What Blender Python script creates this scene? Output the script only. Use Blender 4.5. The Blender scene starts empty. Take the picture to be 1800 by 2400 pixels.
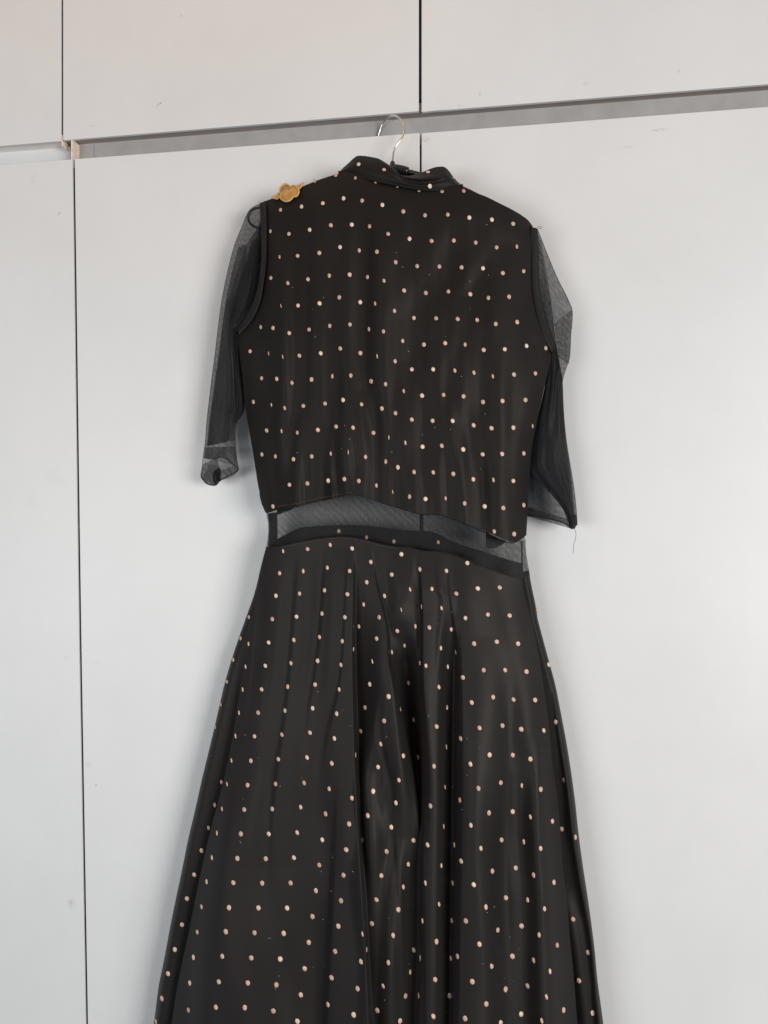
import bpy, bmesh, math, random
import numpy as np
from mathutils import Vector, Matrix

random.seed(7)
SC = bpy.context.scene
COL = SC.collection

# ------------------------------------------------------------------ camera
YAW = math.radians(8.5)
DIST = 1.12
FPX = 1733.0                       # focal length in photograph pixels (1800 x 2400)
CAM = np.array([DIST * math.sin(YAW), -DIST * math.cos(YAW), 1.45])
cd = bpy.data.cameras.new("camera")
cd.sensor_fit = 'VERTICAL'
cd.sensor_height = 36.0
cd.lens = 36.0 * FPX / 2400.0
cd.clip_start = 0.02
cd.clip_end = 50.0
cam = bpy.data.objects.new("camera", cd)
COL.objects.link(cam)
cam.location = CAM
cam.rotation_euler = (math.radians(90), 0, YAW)
SC.camera = cam

# ------------------------------------------------------------------ light
w = bpy.data.worlds.new("World")
SC.world = w
w.use_nodes = True
bgn = w.node_tree.nodes["Background"]
bgn.inputs[0].default_value = (0.68, 0.83, 1.0, 1)
bgn.inputs[1].default_value = 0.20


def area(name, loc, target, sx, sy, energy, col):
    ld = bpy.data.lights.new(name, 'AREA')
    ld.shape = 'RECTANGLE'
    ld.size = sx
    ld.size_y = sy
    ld.energy = energy
    ld.color = col
    o = bpy.data.objects.new(name, ld)
    COL.objects.link(o)
    o.location = loc
    o.rotation_euler = (Vector(target) - Vector(loc)).to_track_quat('-Z', 'Y').to_euler()
    return o


area("window_light", (-1.05, -1.8, 1.26), (-0.55, 0, 1.28), 1.2, 0.6, 20, (0.93, 0.97, 1.0))
area("side_window_light", (2.2, -2.35, 1.30), (0.05, 0, 1.22), 1.4, 1.0, 90, (1.0, 0.988, 0.972))
area("ceiling_light", (-0.5, -0.9, 3.2), (-0.1, 0, 2.2), 1.6, 0.7, 6.0, (1.0, 0.47, 0.13))

SC.view_settings.view_transform = 'Standard'
SC.view_settings.look = 'None'
SC.view_settings.exposure = 0.0
SC.view_settings.gamma = 1.0
SC.view_settings.use_curve_mapping = False
SC.cycles.transparent_max_bounces = 24
SC.cycles.max_bounces = 8

# ------------------------------------------------------------------ geometry helpers
_F = np.array([-math.sin(YAW), math.cos(YAW), 0.0])
_R = np.array([math.cos(YAW), math.sin(YAW), 0.0])
_U = np.array([0.0, 0.0, 1.0])


def at(px, py, Y):
    """world points at wall distance Y for measured outline points"""
    px = np.asarray(px, float)
    py = np.asarray(py, float)
    Y = np.asarray(Y, float)
    px, py, Y = np.broadcast_arrays(px, py, Y)
    d = _F + ((px - 900.0) / FPX)[..., None] * _R - ((py - 1200.0) / FPX)[..., None] * _U
    t = (Y - CAM[1]) / d[..., 1]
    return CAM + d * t[..., None]


def A(px, py, Y=0.0):
    return Vector(at(px, py, Y))


def crop(x0, y0, s):
    return lambda pts: [(x0 + p[0] / s, y0 + p[1] / s) + tuple(p[2:]) for p in pts]


D0 = crop(0, 0, 1659 / 1800)
R3 = crop(780, 240, 4.879)
R4 = crop(440, 400, 2.911)
R5 = crop(900, 400, 2.458)
R6 = crop(560, 1100, 2.242)
R7 = crop(340, 1400, 2.212)
R8 = crop(840, 1400, 2.212)
RM = crop(600, 400, 8.295)
RZ = crop(600, 1160, 10.37)
RC = crop(460, 960, 10.37)
RT = crop(340, 1400, 1.481)


def spline(pts, n, closed=False):
    """Catmull-Rom through pts, resampled to n points by arc length"""
    P = np.array(pts, float)
    if closed:
        Q = np.vstack([P[-1], P, P[0], P[1]])
    else:
        Q = np.vstack([2 * P[0] - P[1], P, 2 * P[-1] - P[-2]])
    out = []
    for i in range(1, len(Q) - 2):
        p0, p1, p2, p3 = Q[i - 1], Q[i], Q[i + 1], Q[i + 2]
        a, b, c = [np.linalg.norm(v) ** 0.5 + 1e-6 for v in (p1 - p0, p2 - p1, p3 - p2)]
        m1 = ((p1 - p0) / a - (p2 - p0) / (a + b) + (p2 - p1) / b) * b
        m2 = ((p2 - p1) / b - (p3 - p1) / (b + c) + (p3 - p2) / c) * b
        t = np.linspace(0, 1, 16, endpoint=False)[:, None]
        out.append((2 * t**3 - 3 * t**2 + 1) * p1 + (t**3 - 2 * t**2 + t) * m1 + (-2 * t**3 + 3 * t**2) * p2 + (t**3 - t**2) * m2)
    out.append(Q[-2][None, :] if not closed else P[0][None, :])
    C = np.vstack(out)
    L = np.concatenate([[0], np.cumsum(np.linalg.norm(np.diff(C, axis=0), axis=1))])
    s = np.linspace(0, L[-1], n, endpoint=not closed)
    return np.stack([np.interp(s, L, C[:, k]) for k in range(C.shape[1])], 1)


def coons(top, bottom, left, right, ns, nt):
    """grid [nt, ns, 2] filling four measured boundary curves"""
    c0, c1 = spline(top, ns), spline(bottom, ns)
    d0, d1 = spline(left, nt), spline(right, nt)
    s = np.linspace(0, 1, ns)[None, :, None]
    t = np.linspace(0, 1, nt)[:, None, None]
    S = (1 - t) * c0[None] + t * c1[None] + (1 - s) * d0[:, None] + s * d1[:, None]
    B = (1 - s) * (1 - t) * c0[0] + s * (1 - t) * c0[-1] + (1 - s) * t * c1[0] + s * t * c1[-1]
    return S - B


def ruled(left, right, ns, nt):
    d0, d1 = spline(left, nt), spline(right, nt)
    s = np.linspace(0, 1, ns)[None, :, None]
    return d0[:, None] * (1 - s) + d1[:, None] * s


def sm(a, b, x):
    t = np.clip((x - a) / (b - a), 0, 1)
    return t * t * (3 - 2 * t)


MATS = {}


def link(name, me, mat, parent=None, smooth=True):
    if mat is not None:
        me.materials.append(mat)
    if smooth:
        me.polygons.foreach_set("use_smooth", [True] * len(me.polygons))
    o = bpy.data.objects.new(name, me)
    COL.objects.link(o)
    if parent is not None:
        o.parent = parent
        if parent.type == 'EMPTY':
            o.matrix_parent_inverse = Matrix.Translation(-parent.location)
    return o


def grid_mesh(name, grids):
    """one mesh from world-space grids [nt, ns, 3]"""
    V, Fc = [], []
    for G in grids:
        nt, ns = G.shape[:2]
        b = len(V)
        V.extend(map(tuple, G.reshape(-1, 3)))
        for i in range(nt - 1):
            for j in range(ns - 1):
                k = b + i * ns + j
                Fc.append((k, k + ns, k + ns + 1, k + 1))
    me = bpy.data.meshes.new(name)
    me.from_pydata(V, [], Fc)
    me.update()
    return me


def tube_mesh(name, paths, segs=10, caps=True):
    """paths: list of (points[n,3], radius or radii)"""
    V, Fc = [], []
    for P, r in paths:
        P = np.array(P, float)
        n = len(P)
        r = np.broadcast_to(np.asarray(r, float), (n,))
        T = np.gradient(P, axis=0)
        T /= np.linalg.norm(T, axis=1)[:, None] + 1e-12
        nrm = np.cross(T[0], [0.3, 1, 0.2])
        nrm /= np.linalg.norm(nrm)
        b = len(V)
        for i in range(n):
            nrm = nrm - T[i] * nrm.dot(T[i])
            nrm /= np.linalg.norm(nrm) + 1e-12
            bi = np.cross(T[i], nrm)
            for k in range(segs):
                a = 2 * math.pi * k / segs
                V.append(tuple(P[i] + r[i] * (math.cos(a) * nrm + math.sin(a) * bi)))
        for i in range(n - 1):
            for k in range(segs):
                k2 = (k + 1) % segs
                Fc.append((b + i * segs + k, b + i * segs + k2, b + (i + 1) * segs + k2, b + (i + 1) * segs + k))
        if caps:
            Fc.append(tuple(b + k for k in range(segs))[::-1])
            Fc.append(tuple(b + (n - 1) * segs + k for k in range(segs)))
    me = bpy.data.meshes.new(name)
    me.from_pydata(V, [], Fc)
    me.update()
    return me


def prism_mesh(name, poly_xz, y0, y1, bevel=0.0, segs=2):
    """poly in world (x, z), extruded from y0 (near) to y1 (far)"""
    bm = bmesh.new()
    f = [bm.verts.new((x, y0, z)) for x, z in poly_xz]
    g = [bm.verts.new((x, y1, z)) for x, z in poly_xz]
    n = len(f)
    bm.faces.new(f)
    bm.faces.new(g[::-1])
    for i in range(n):
        j = (i + 1) % n
        bm.faces.new((f[j], f[i], g[i], g[j]))
    bmesh.ops.recalc_face_normals(bm, faces=bm.faces)
    if bevel > 0:
        bmesh.ops.bevel(bm, geom=[e for e in bm.edges], offset=bevel, segments=segs, profile=0.5, affect='EDGES')
    me = bpy.data.meshes.new(name)
    bm.to_mesh(me)
    bm.free()
    return me


# ------------------------------------------------------------------ materials
def new_mat(name):
    m = bpy.data.materials.new(name)
    m.use_nodes = True
    nt = m.node_tree
    return m, nt, nt.nodes["Principled BSDF"], nt.nodes["Material Output"]


def N(nt, typ, **kw):
    n = nt.nodes.new(typ)
    for k, v in kw.items():
        if k == 'inp':
            for kk, vv in v.items():
                n.inputs[kk].default_value = vv
        else:
            setattr(n, k, v)
    return n


def coords(nt, scale=(1, 1, 1), rot=(0, 0, 0)):
    g = N(nt, 'ShaderNodeNewGeometry')
    mp = N(nt, 'ShaderNodeMapping')
    mp.inputs['Scale'].default_value = scale
    mp.inputs['Rotation'].default_value = rot
    nt.links.new(g.outputs['Position'], mp.inputs['Vector'])
    return mp.outputs[0]


def noise(nt, vec, scale, detail=3, rough=0.5):
    n = N(nt, 'ShaderNodeTexNoise', inp={'Scale': scale, 'Detail': detail, 'Roughness': rough})
    nt.links.new(vec, n.inputs['Vector'])
    return n.outputs['Fac']


def ramp(nt, fac, stops):
    r = N(nt, 'ShaderNodeValToRGB')
    el = r.color_ramp.elements
    while len(el) < len(stops):
        el.new(0.5)
    for e, (p, c) in zip(el, stops):
        e.position = p
        e.color = c if len(c) == 4 else (*c, 1)
    nt.links.new(fac, r.inputs[0])
    return r.outputs[0]


def maprange(nt, v, a, b, c, d):
    m = N(nt, 'ShaderNodeMapRange', inp={1: a, 2: b, 3: c, 4: d})
    nt.links.new(v, m.inputs[0])
    return m.outputs[0]


def math2(nt, op, a, b):
    m = N(nt, 'ShaderNodeMath', operation=op)
    for i, v in enumerate((a, b)):
        if isinstance(v, (int, float)):
            m.inputs[i].default_value = v
        else:
            nt.links.new(v, m.inputs[i])
    return m.outputs[0]


def mixcol(nt, fac, a, b):
    m = N(nt, 'ShaderNodeMix', data_type='RGBA')
    if isinstance(fac, (int, float)):
        m.inputs[0].default_value = fac
    else:
        nt.links.new(fac, m.inputs[0])
    for k, v in ((6, a), (7, b)):
        if isinstance(v, tuple):
            m.inputs[k].default_value = v if len(v) == 4 else (*v, 1)
        else:
            nt.links.new(v, m.inputs[k])
    return m.outputs[2]


def bump(nt, bsdf, h, strength, dist):
    b = N(nt, 'ShaderNodeBump', inp={'Strength': strength, 'Distance': dist})
    nt.links.new(h, b.inputs['Height'])
    nt.links.new(b.outputs[0], bsdf.inputs['Normal'])


def scuff(nt, base, p, radii, angle, col, strength, seed):
    """one worn mark on the laminate at wall point p, radii in metres"""
    g = N(nt, 'ShaderNodeNewGeometry')
    sub = N(nt, 'ShaderNodeVectorMath', operation='SUBTRACT')
    nt.links.new(g.outputs['Position'], sub.inputs[0])
    sub.inputs[1].default_value = p
    mp = N(nt, 'ShaderNodeMapping', vector_type='TEXTURE')
    mp.inputs['Rotation'].default_value = (0, angle, 0)
    mp.inputs['Scale'].default_value = (radii[0], 1.0, radii[1])
    nt.links.new(sub.outputs[0], mp.inputs['Vector'])
    ln = N(nt, 'ShaderNodeVectorMath', operation='LENGTH')
    nt.links.new(mp.outputs[0], ln.inputs[0])
    m = maprange(nt, ln.outputs['Value'], 1.0, 0.35, 0.0, 1.0)
    nz = noise(nt, coords(nt), 160 + seed * 17, 3, 0.7)
    nz = maprange(nt, nz, 0.38, 0.62, 0.0, strength * 0.75)
    return mixcol(nt, math2(nt, 'MULTIPLY', m, nz), base, col)


def laminate():
    m, nt, b, out = new_mat("grey_laminate")
    v = coords(nt)
    big = noise(nt, v, 4.0, 6, 0.62)
    col = ramp(nt, big, [(0.3, (0.600, 0.588, 0.570)), (0.7, (0.640, 0.629, 0.612))])
    fine = noise(nt, coords(nt, (1, 1, 0.25)), 60, 5, 0.6)
    col = mixcol(nt, maprange(nt, fine, 0.35, 0.65, 0.0, 0.05), col, (0.50, 0.49, 0.48))
    marks = [  # px, py, rx px, rz px, angle, colour, strength
        (374, 244, 8, 1.6, -0.5, (0.16, 0.13, 0.11), 1.0), (425, 37, 2.2, 2.2, 0, (0.12, 0.10, 0.09), 1.4),
        (218, 294, 7, 2.0, 0, (0.40, 0.37, 0.34), 0.8), (139, 500, 4, 4, 0, (0.33, 0.31, 0.30), 1.0),
        (78, 420, 5, 15, 0.35, (0.46, 0.44, 0.43), 0.7), (168, 2117, 9, 10, 0.3, (0.40, 0.36, 0.33), 1.0),
        (225, 1840, 2.2, 2.6, 0, (0.20, 0.18, 0.16), 1.3), (206, 1792, 7, 8, 0, (0.45, 0.43, 0.41), 0.7),
        (1545, 304, 17, 3.0, -0.1, (0.40, 0.37, 0.34), 0.9), (999, 327, 9, 6, 0, (0.42, 0.30, 0.24), 0.8),
        (1078, 248, 4, 5, 0, (0.46, 0.42, 0.38), 0.8), (1590, 167, 2.5, 3, 0, (0.30, 0.27, 0.25), 1.0),
        (1124, 221, 2.5, 4, 0, (0.35, 0.32, 0.30), 1.0), (130, 1120, 30, 16, 0.5, (0.52, 0.50, 0.48), 0.5),
        (75, 1170, 14, 22, 0.2, (0.54, 0.52, 0.50), 0.5), (1372, 196, 7, 4, 0, (0.44, 0.41, 0.38), 0.7),
        (155, 1540, 4, 3, 0, (0.42, 0.40, 0.38), 0.8), (1470, 346, 14, 1.4, -0.08, (0.45, 0.42, 0.40), 0.8),
        (226, 1553, 6, 1.6, -0.2, (0.42, 0.40, 0.38), 0.8), (1010, 262, 30, 2.2, -0.1, (0.36, 0.27, 0.22), 0.8)]
    k = DIST / FPX
    for i, (px, py, rx, rz, a, c, s) in enumerate(marks):
        p = A(px, py, 0.0)
        col = scuff(nt, col, p, (rx * k * 1.5, rz * k * 1.5), a, c, s, i)
    nt.links.new(col, b.inputs['Base Color'])
    b.inputs['Roughness'].default_value = 0.42
    b.inputs['Specular IOR Level'].default_value = 0.35
    bump(nt, b, noise(nt, v, 900, 2, 0.5), 0.06, 0.0004)
    return m


def simple(name, col, rough=0.6, spec=0.4, metal=0.0, var=0.0, vscale=80, bmp=0.0, bscale=600):
    m, nt, b, out = new_mat(name)
    if var > 0:
        n = noise(nt, coords(nt), vscale, 4, 0.6)
        lo = tuple(c * (1 - var) for c in col)
        hi = tuple(min(1, c * (1 + var)) for c in col)
        nt.links.new(ramp(nt, n, [(0.3, lo), (0.7, hi)]), b.inputs['Base Color'])
    else:
        b.inputs['Base Color'].default_value = (*col, 1)
    b.inputs['Roughness'].default_value = rough
    b.inputs['Specular IOR Level'].default_value = spec
    b.inputs['Metallic'].default_value = metal
    if bmp > 0:
        bump(nt, b, noise(nt, coords(nt), bscale, 3, 0.6), bmp, 0.0006)
    return m


def crepe(name, col, rough, sheen, tint, spec=0.35):
    m, nt, b, out = new_mat(name)
    v = coords(nt)
    n = noise(nt, v, 7, 3, 0.5)
    lo = tuple(c * 0.85 for c in col)
    hi = tuple(c * 1.15 for c in col)
    nt.links.new(ramp(nt, n, [(0.3, lo), (0.7, hi)]), b.inputs['Base Color'])
    b.inputs['Roughness'].default_value = rough
    b.inputs['Specular IOR Level'].default_value = spec
    b.inputs['Sheen Weight'].default_value = sheen
    b.inputs['Sheen Roughness'].default_value = 0.45
    b.inputs['Specular Tint'].default_value = (1.0, 0.90, 0.83, 1)
    b.inputs['Sheen Tint'].default_value = (*tint, 1)
    soft = noise(nt, coords(nt, (26, 14, 8), (0, 0.12, 0)), 1.0, 3, 0.5)
    fine = noise(nt, v, 750, 3, 0.7)
    h = math2(nt, 'ADD', math2(nt, 'MULTIPLY', soft, 1.0), math2(nt, 'MULTIPLY', fine, 0.13))
    bump(nt, b, h, 0.22, 0.004)
    return m


def sheer(name, cover, col=(0.012, 0.012, 0.013)):
    m, nt, b, out = new_mat(name)
    b.inputs['Base Color'].default_value = (*col, 1)
    b.inputs['Roughness'].default_value = 0.5
    b.inputs['Sheen Weight'].default_value = 0.05
    b.inputs['Specular IOR Level'].default_value = 0.12
    b.inputs['Sheen Roughness'].default_value = 0.5
    streak = noise(nt, coords(nt, (260, 100, 28)), 1.0, 3, 0.6)
    weave = noise(nt, coords(nt, (1, 1, 1)), 560, 2, 0.7)
    wv = N(nt, 'ShaderNodeTexWave', wave_type='BANDS', bands_direction='DIAGONAL',
           inp={'Scale': 55.0, 'Distortion': 9.0, 'Detail': 2.0, 'Detail Scale': 0.35})
    nt.links.new(coords(nt), wv.inputs['Vector'])
    f = math2(nt, 'ADD', maprange(nt, streak, 0.3, 0.7, -0.05, 0.05), maprange(nt, weave, 0.3, 0.7, -0.11, 0.11))
    f = math2(nt, 'ADD', f, maprange(nt, wv.outputs['Fac'], 0, 1, -0.05, 0.05))
    f = math2(nt, 'ADD', f, cover)
    tr = N(nt, 'ShaderNodeBsdfTransparent')
    mx = N(nt, 'ShaderNodeMixShader')
    nt.links.new(f, mx.inputs[0])
    nt.links.new(tr.outputs[0], mx.inputs[1])
    nt.links.new(b.outputs[0], mx.inputs[2])
    nt.links.new(mx.outputs[0], out.inputs['Surface'])
    return m


def foil():
    m, nt, b, out = new_mat("rose_gold_thread")
    v = N(nt, 'ShaderNodeTexVoronoi', inp={'Scale': 1700.0})
    nt.links.new(coords(nt), v.inputs['Vector'])
    n = noise(nt, coords(nt), 1100, 2, 0.6)
    c = ramp(nt, n, [(0.32, (0.40, 0.20, 0.135)), (0.5, (0.66, 0.42, 0.31)), (0.68, (0.86, 0.64, 0.50))])
    oi = N(nt, 'ShaderNodeObjectInfo')
    c = mixcol(nt, maprange(nt, oi.outputs['Random'], 0.45, 1, 0.0, 0.45), c, (0.30, 0.19, 0.15))
    c = mixcol(nt, maprange(nt, oi.outputs['Random'], 0.35, 0.0, 0.0, 0.6), c, (0.86, 0.68, 0.50))
    nt.links.new(c, b.inputs['Base Color'])
    b.inputs['Metallic'].default_value = 0.25
    b.inputs['Roughness'].default_value = 0.45
    bump(nt, b, v.outputs['Distance'], 0.5, 0.0008)
    return m


def gold_thread(name, dark, light, rot):
    m, nt, b, out = new_mat(name)
    wv = N(nt, 'ShaderNodeTexWave', wave_type='BANDS', bands_direction='X',
           inp={'Scale': 420.0, 'Distortion': 3.0, 'Detail': 2.0, 'Detail Scale': 2.0})
    nt.links.new(coords(nt, (1, 1, 1), (0, rot, 0)), wv.inputs['Vector'])
    n = noise(nt, coords(nt, (1, 1, 0.3), (0, rot, 0)), 900, 3, 0.7)
    f = math2(nt, 'ADD', math2(nt, 'MULTIPLY', wv.outputs['Fac'], 0.4), math2(nt, 'MULTIPLY', n, 0.6))
    nt.links.new(ramp(nt, f, [(0.25, dark), (0.75, light)]), b.inputs['Base Color'])
    b.inputs['Metallic'].default_value = 0.0
    b.inputs['Roughness'].default_value = 0.40
    bump(nt, b, f, 0.9, 0.0012)
    return m


M_LAM = laminate()
M_DARK = simple("dark_inside_and_gap_shade", (0.012, 0.013, 0.018), 0.8, 0.2)  # cabinet inside, and the shade strips added in the door gaps
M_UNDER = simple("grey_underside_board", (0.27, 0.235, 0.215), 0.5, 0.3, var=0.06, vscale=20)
M_STRIP = simple("recess_board_shade_tone", (0.33, 0.31, 0.295), 0.45, 0.35, var=0.08, vscale=30)  # overhang shadow put into the base colour of this recess board
M_UNDER_L = simple("underside_left_bounce_tone", (0.72, 0.69, 0.66), 0.5, 0.3, var=0.06, vscale=20)  # pale base colour stands in for light bounced up from the floor
M_RAW = simple("raw_wood_edge", (0.80, 0.64, 0.52), 0.75, 0.2, var=0.22, vscale=140, bmp=0.3)
M_CREPE = crepe("black_satin_crepe", (0.0120, 0.0103, 0.0094), 0.54, 0.02, (1.0, 0.90, 0.84), 0.13)
M_SKIRT = crepe("black_georgette", (0.0145, 0.0130, 0.0123), 0.54, 0.02, (1.0, 0.92, 0.87), 0.16)
M_BIND = crepe("black_binding_tape", (0.013, 0.012, 0.012), 0.45, 0.04, (1, 1, 1), 0.2)
M_ALLOW = crepe("black_inner_facing", (0.009, 0.0085, 0.0085), 0.6, 0.05, (1, 0.95, 0.92), 0.25)
M_SHEER = sheer("black_sheer_net", 0.46)
M_SHEER_D = sheer("black_sheer_net_gathered", 0.64)
M_SHEER_W = sheer("black_sheer_net_waist", 0.40)
M_DOT = foil()
M_GOLD = gold_thread("gold_embroidery", (0.46, 0.19, 0.025), (0.95, 0.55, 0.17), 0.25)
M_GOLDRIM = gold_thread("gold_edging_cord", (0.66, 0.38, 0.11), (1.0, 0.72, 0.34), 1.2)
M_CHROME = simple("chrome_wire", (0.80, 0.79, 0.77), 0.30, 0.5, 1.0)
M_PLASTIC = simple("black_plastic", (0.012, 0.012, 0.012), 0.28, 0.5)
M_STITCH = simple("brown_stitch_thread", (0.11, 0.080, 0.066), 0.6, 0.3)
M_STITCH_D = simple("black_stitch_thread", (0.035, 0.033, 0.032), 0.6, 0.3)
M_THREAD = simple("dark_loose_thread", (0.03, 0.03, 0.035), 0.6, 0.3)
M_ZIP = simple("dark_zip_metal", (0.10, 0.11, 0.12), 0.35, 0.5, 0.8)
M_TAG = simple("white_tag_edge", (0.7, 0.68, 0.66), 0.7, 0.3)


def thing(name, loc, label, cat):
    o = bpy.data.objects.new(name, None)
    COL.objects.link(o)
    o.location = loc
    o.empty_display_size = 0.05
    o['label'] = label
    o['category'] = cat
    return o


# ------------------------------------------------------------------ wardrobe
def xz(px, py, Y=0.0):
    p = at(px, py, Y)
    return float(p[0]), float(p[2])


WARD = thing("wardrobe", (0, 0.3, 0.0), "pale grey laminate wardrobe with handleless doors behind the hanging dress", "wardrobe")
z_up = xz(985, 261)[1]                     # lower edge of the overhead doors
z_lo = xz(985, 311)[1]                     # top edge of the tall doors
xs_u_l, xs_u_r = xz(143.0, 160)[0], xz(147.6, 160)[0]
xc_l, xc_r = xz(981.3, 160)[0], xz(988.0, 160)[0]
X0, X1 = -1.25, 1.15
ZB, ZT = 0.10, 2.72
BV = 0.0007
TH = 0.014


def door(name, poly, label, y0=0.0):
    th = 0.0055 if name == "overhead_door" else TH
    o = link(name, prism_mesh(name, poly, y0, y0 + th, BV), M_LAM, WARD, smooth=False)
    o['label'] = label
    return o


door("overhead_door", [(X0, z_up - 0.0012), (xs_u_l, z_up - 0.0012), (xs_u_l, ZT), (X0, ZT)], "overhead door at far left")
door("overhead_door", [(xs_u_r, z_up), (xc_l, z_up + 0.0006), (xc_l, ZT), (xs_u_r, ZT)], "wide overhead door above the hook")
door("overhead_door", [(xc_r, z_up - 0.0008), (X1, z_up - 0.0008), (X1, ZT), (xc_r, ZT)], "overhead door at right")


def seam(py, off):
    """left seam between the tall doors leans a little"""
    px = np.interp(py, [300, 400, 1400, 2400, 3200], [170.5, 172.6, 185.8, 203.0, 217.0])
    return xz(px + off * 1.15, py)


sl = [seam(p, -2.2) for p in np.linspace(372, 3000, 8)]
sr = [seam(p, 2.4) for p in np.linspace(372, 3000, 8)]
zb = sl[-1][1]
sl = [(x, min(z, z_lo)) for x, z in sl]
sr = [(x, min(z, z_lo)) for x, z in sr]
sl[0] = (sl[0][0], z_lo)
sr[0] = (sr[0][0], z_lo)
door("tall_door", [(X0, zb)] + sl[::-1] + [(X0, z_lo)], "tall door at left beyond the dark seam")
lc_l, lc_r = xz(983.4, 340)[0], xz(988.0, 340)[0]
door("tall_door", sr + [(sr[-1][0], zb), (lc_l, zb), (lc_l, z_lo)], "wide tall door behind the left half of the dress")
door("tall_door", [(lc_r, zb), (X1, zb), (X1, z_lo - 0.0006), (lc_r, z_lo - 0.0006)], "tall door at right")

# recess strip, underside boards, dark interior, post between the two cabinet bodies
YS = 0.0215
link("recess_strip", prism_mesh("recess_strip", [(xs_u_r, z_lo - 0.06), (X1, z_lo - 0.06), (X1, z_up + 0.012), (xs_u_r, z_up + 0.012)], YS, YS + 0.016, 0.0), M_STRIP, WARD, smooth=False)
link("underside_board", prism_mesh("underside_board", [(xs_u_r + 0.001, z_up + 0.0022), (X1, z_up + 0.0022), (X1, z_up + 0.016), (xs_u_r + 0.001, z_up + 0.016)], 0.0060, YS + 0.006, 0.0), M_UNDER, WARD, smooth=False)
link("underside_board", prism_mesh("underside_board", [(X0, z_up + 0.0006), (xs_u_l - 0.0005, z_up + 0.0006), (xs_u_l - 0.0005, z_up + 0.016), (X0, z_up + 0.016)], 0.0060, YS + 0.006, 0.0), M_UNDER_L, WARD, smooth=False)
link("cabinet_interior", prism_mesh("cabinet_interior", [(X0, zb), (X1, zb), (X1, ZT), (X0, ZT)], 0.055, 0.40, 0.0), M_DARK, WARD, smooth=False)
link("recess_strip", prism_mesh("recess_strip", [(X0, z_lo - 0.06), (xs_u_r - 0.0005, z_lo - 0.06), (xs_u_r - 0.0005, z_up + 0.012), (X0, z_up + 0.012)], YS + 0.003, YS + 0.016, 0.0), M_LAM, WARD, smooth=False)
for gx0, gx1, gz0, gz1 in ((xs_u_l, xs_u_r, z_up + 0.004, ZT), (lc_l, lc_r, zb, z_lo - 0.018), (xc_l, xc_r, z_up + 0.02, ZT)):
    link("gap_shade_strip", prism_mesh("gap_shade_strip", [(gx0, gz0), (gx1, gz0), (gx1, gz1), (gx0, gz1)], 0.0030, 0.0050, 0.0), M_DARK, WARD, smooth=False)  # added near-black strip standing in for shade inside the door gap
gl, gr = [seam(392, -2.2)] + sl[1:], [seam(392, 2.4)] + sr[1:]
link("gap_shade_strip", prism_mesh("gap_shade_strip", gl + gr[::-1], 0.0030, 0.0050, 0.0), M_DARK, WARD, smooth=False)
# raw edge of the left cabinet body
xp = xz(169.5, 345, 0.0008)[0]
link("raw_edge_post", prism_mesh("raw_edge_post", [(xp - 0.0022, z_lo - 0.004), (xp, z_lo - 0.004), (xp, z_up + 0.001), (xp - 0.0022, z_up + 0.001)], 0.0010, YS + 0.002, 0.0), M_RAW, WARD, smooth=False)
link("raw_edge_strip", prism_mesh("raw_edge_strip", [(xs_u_l - 0.0004, z_up - 0.0085), (xs_u_l + 0.0012, z_up - 0.0085), (xs_u_l + 0.0012, z_up + 0.010), (xs_u_l - 0.0004, z_up + 0.010)], 0.0025, YS - 0.001, 0.0004), M_RAW, WARD, smooth=False)
# joint line in the recess strip
xj = xz(220.5, 352, YS)[0]
link("strip_joint", prism_mesh("strip_joint", [(xj - 0.0005, z_lo - 0.03), (xj + 0.0005, z_lo - 0.03), (xj + 0.0005, z_up), (xj - 0.0005, z_up)], YS - 0.0006, YS + 0.002, 0.0), M_UNDER, WARD, smooth=False)
# side gable and plinth so that the doors belong to a body
link("gable", prism_mesh("gable", [(X1 + 0.001, zb), (X1 + 0.019, zb), (X1 + 0.019, ZT), (X1 + 0.001, ZT)], 0.0, 0.42, 0.0), M_LAM, WARD, smooth=False)
link("gable", prism_mesh("gable", [(X0 - 0.019, zb), (X0 - 0.001, zb), (X0 - 0.001, ZT), (X0 - 0.019, ZT)], 0.0, 0.42, 0.0), M_LAM, WARD, smooth=False)
link("plinth", prism_mesh("plinth", [(X0, 0.0), (X1, 0.0), (X1, zb - 0.002), (X0, zb - 0.002)], 0.03, 0.40, 0.0), M_LAM, WARD, smooth=False)

# ------------------------------------------------------------------ clothes hanger
hk = R3([(512, 402, .0185), (520, 375, .0182), (545, 300, .0165), (580, 230, .012), (630, 175, .004), (690, 155, -.006), (745, 170, -.016),
         (785, 215, -.021), (812, 280, -.025), (812, 340, -.028), (790, 410, -.030), (750, 460, -.0315), (715, 510, -.032),
         (695, 570, -.0325), (688, 640, -.033), (684, 700, -.033), (682, 760, -.033)])
hk = spline(hk, 90)
HOOK = at(hk[:, 0], hk[:, 1], hk[:, 2])
base = A(919, 392, -0.033)
HANG = thing("clothes_hanger", tuple(base), "black plastic hanger with thin chrome hook inside the dress collar", "hanger")
link("hook", tube_mesh("hook", [(HOOK, 0.0015)], 14), M_CHROME, HANG)
YH = -0.033
nk = R3([(683, 676), (683, 690), (682, 712), (682, 735), (684, 770)])
link("neck_collar", tube_mesh("neck_collar", [(at([p[0] for p in nk], [p[1] for p in nk], YH), [0.0024, 0.0034, 0.0038, 0.0052, 0.0066])], 14), M_PLASTIC, HANG)


def hpath(pts, n, Y):
    s = spline(pts, n)
    return at(s[:, 0], s[:, 1], Y)


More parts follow.
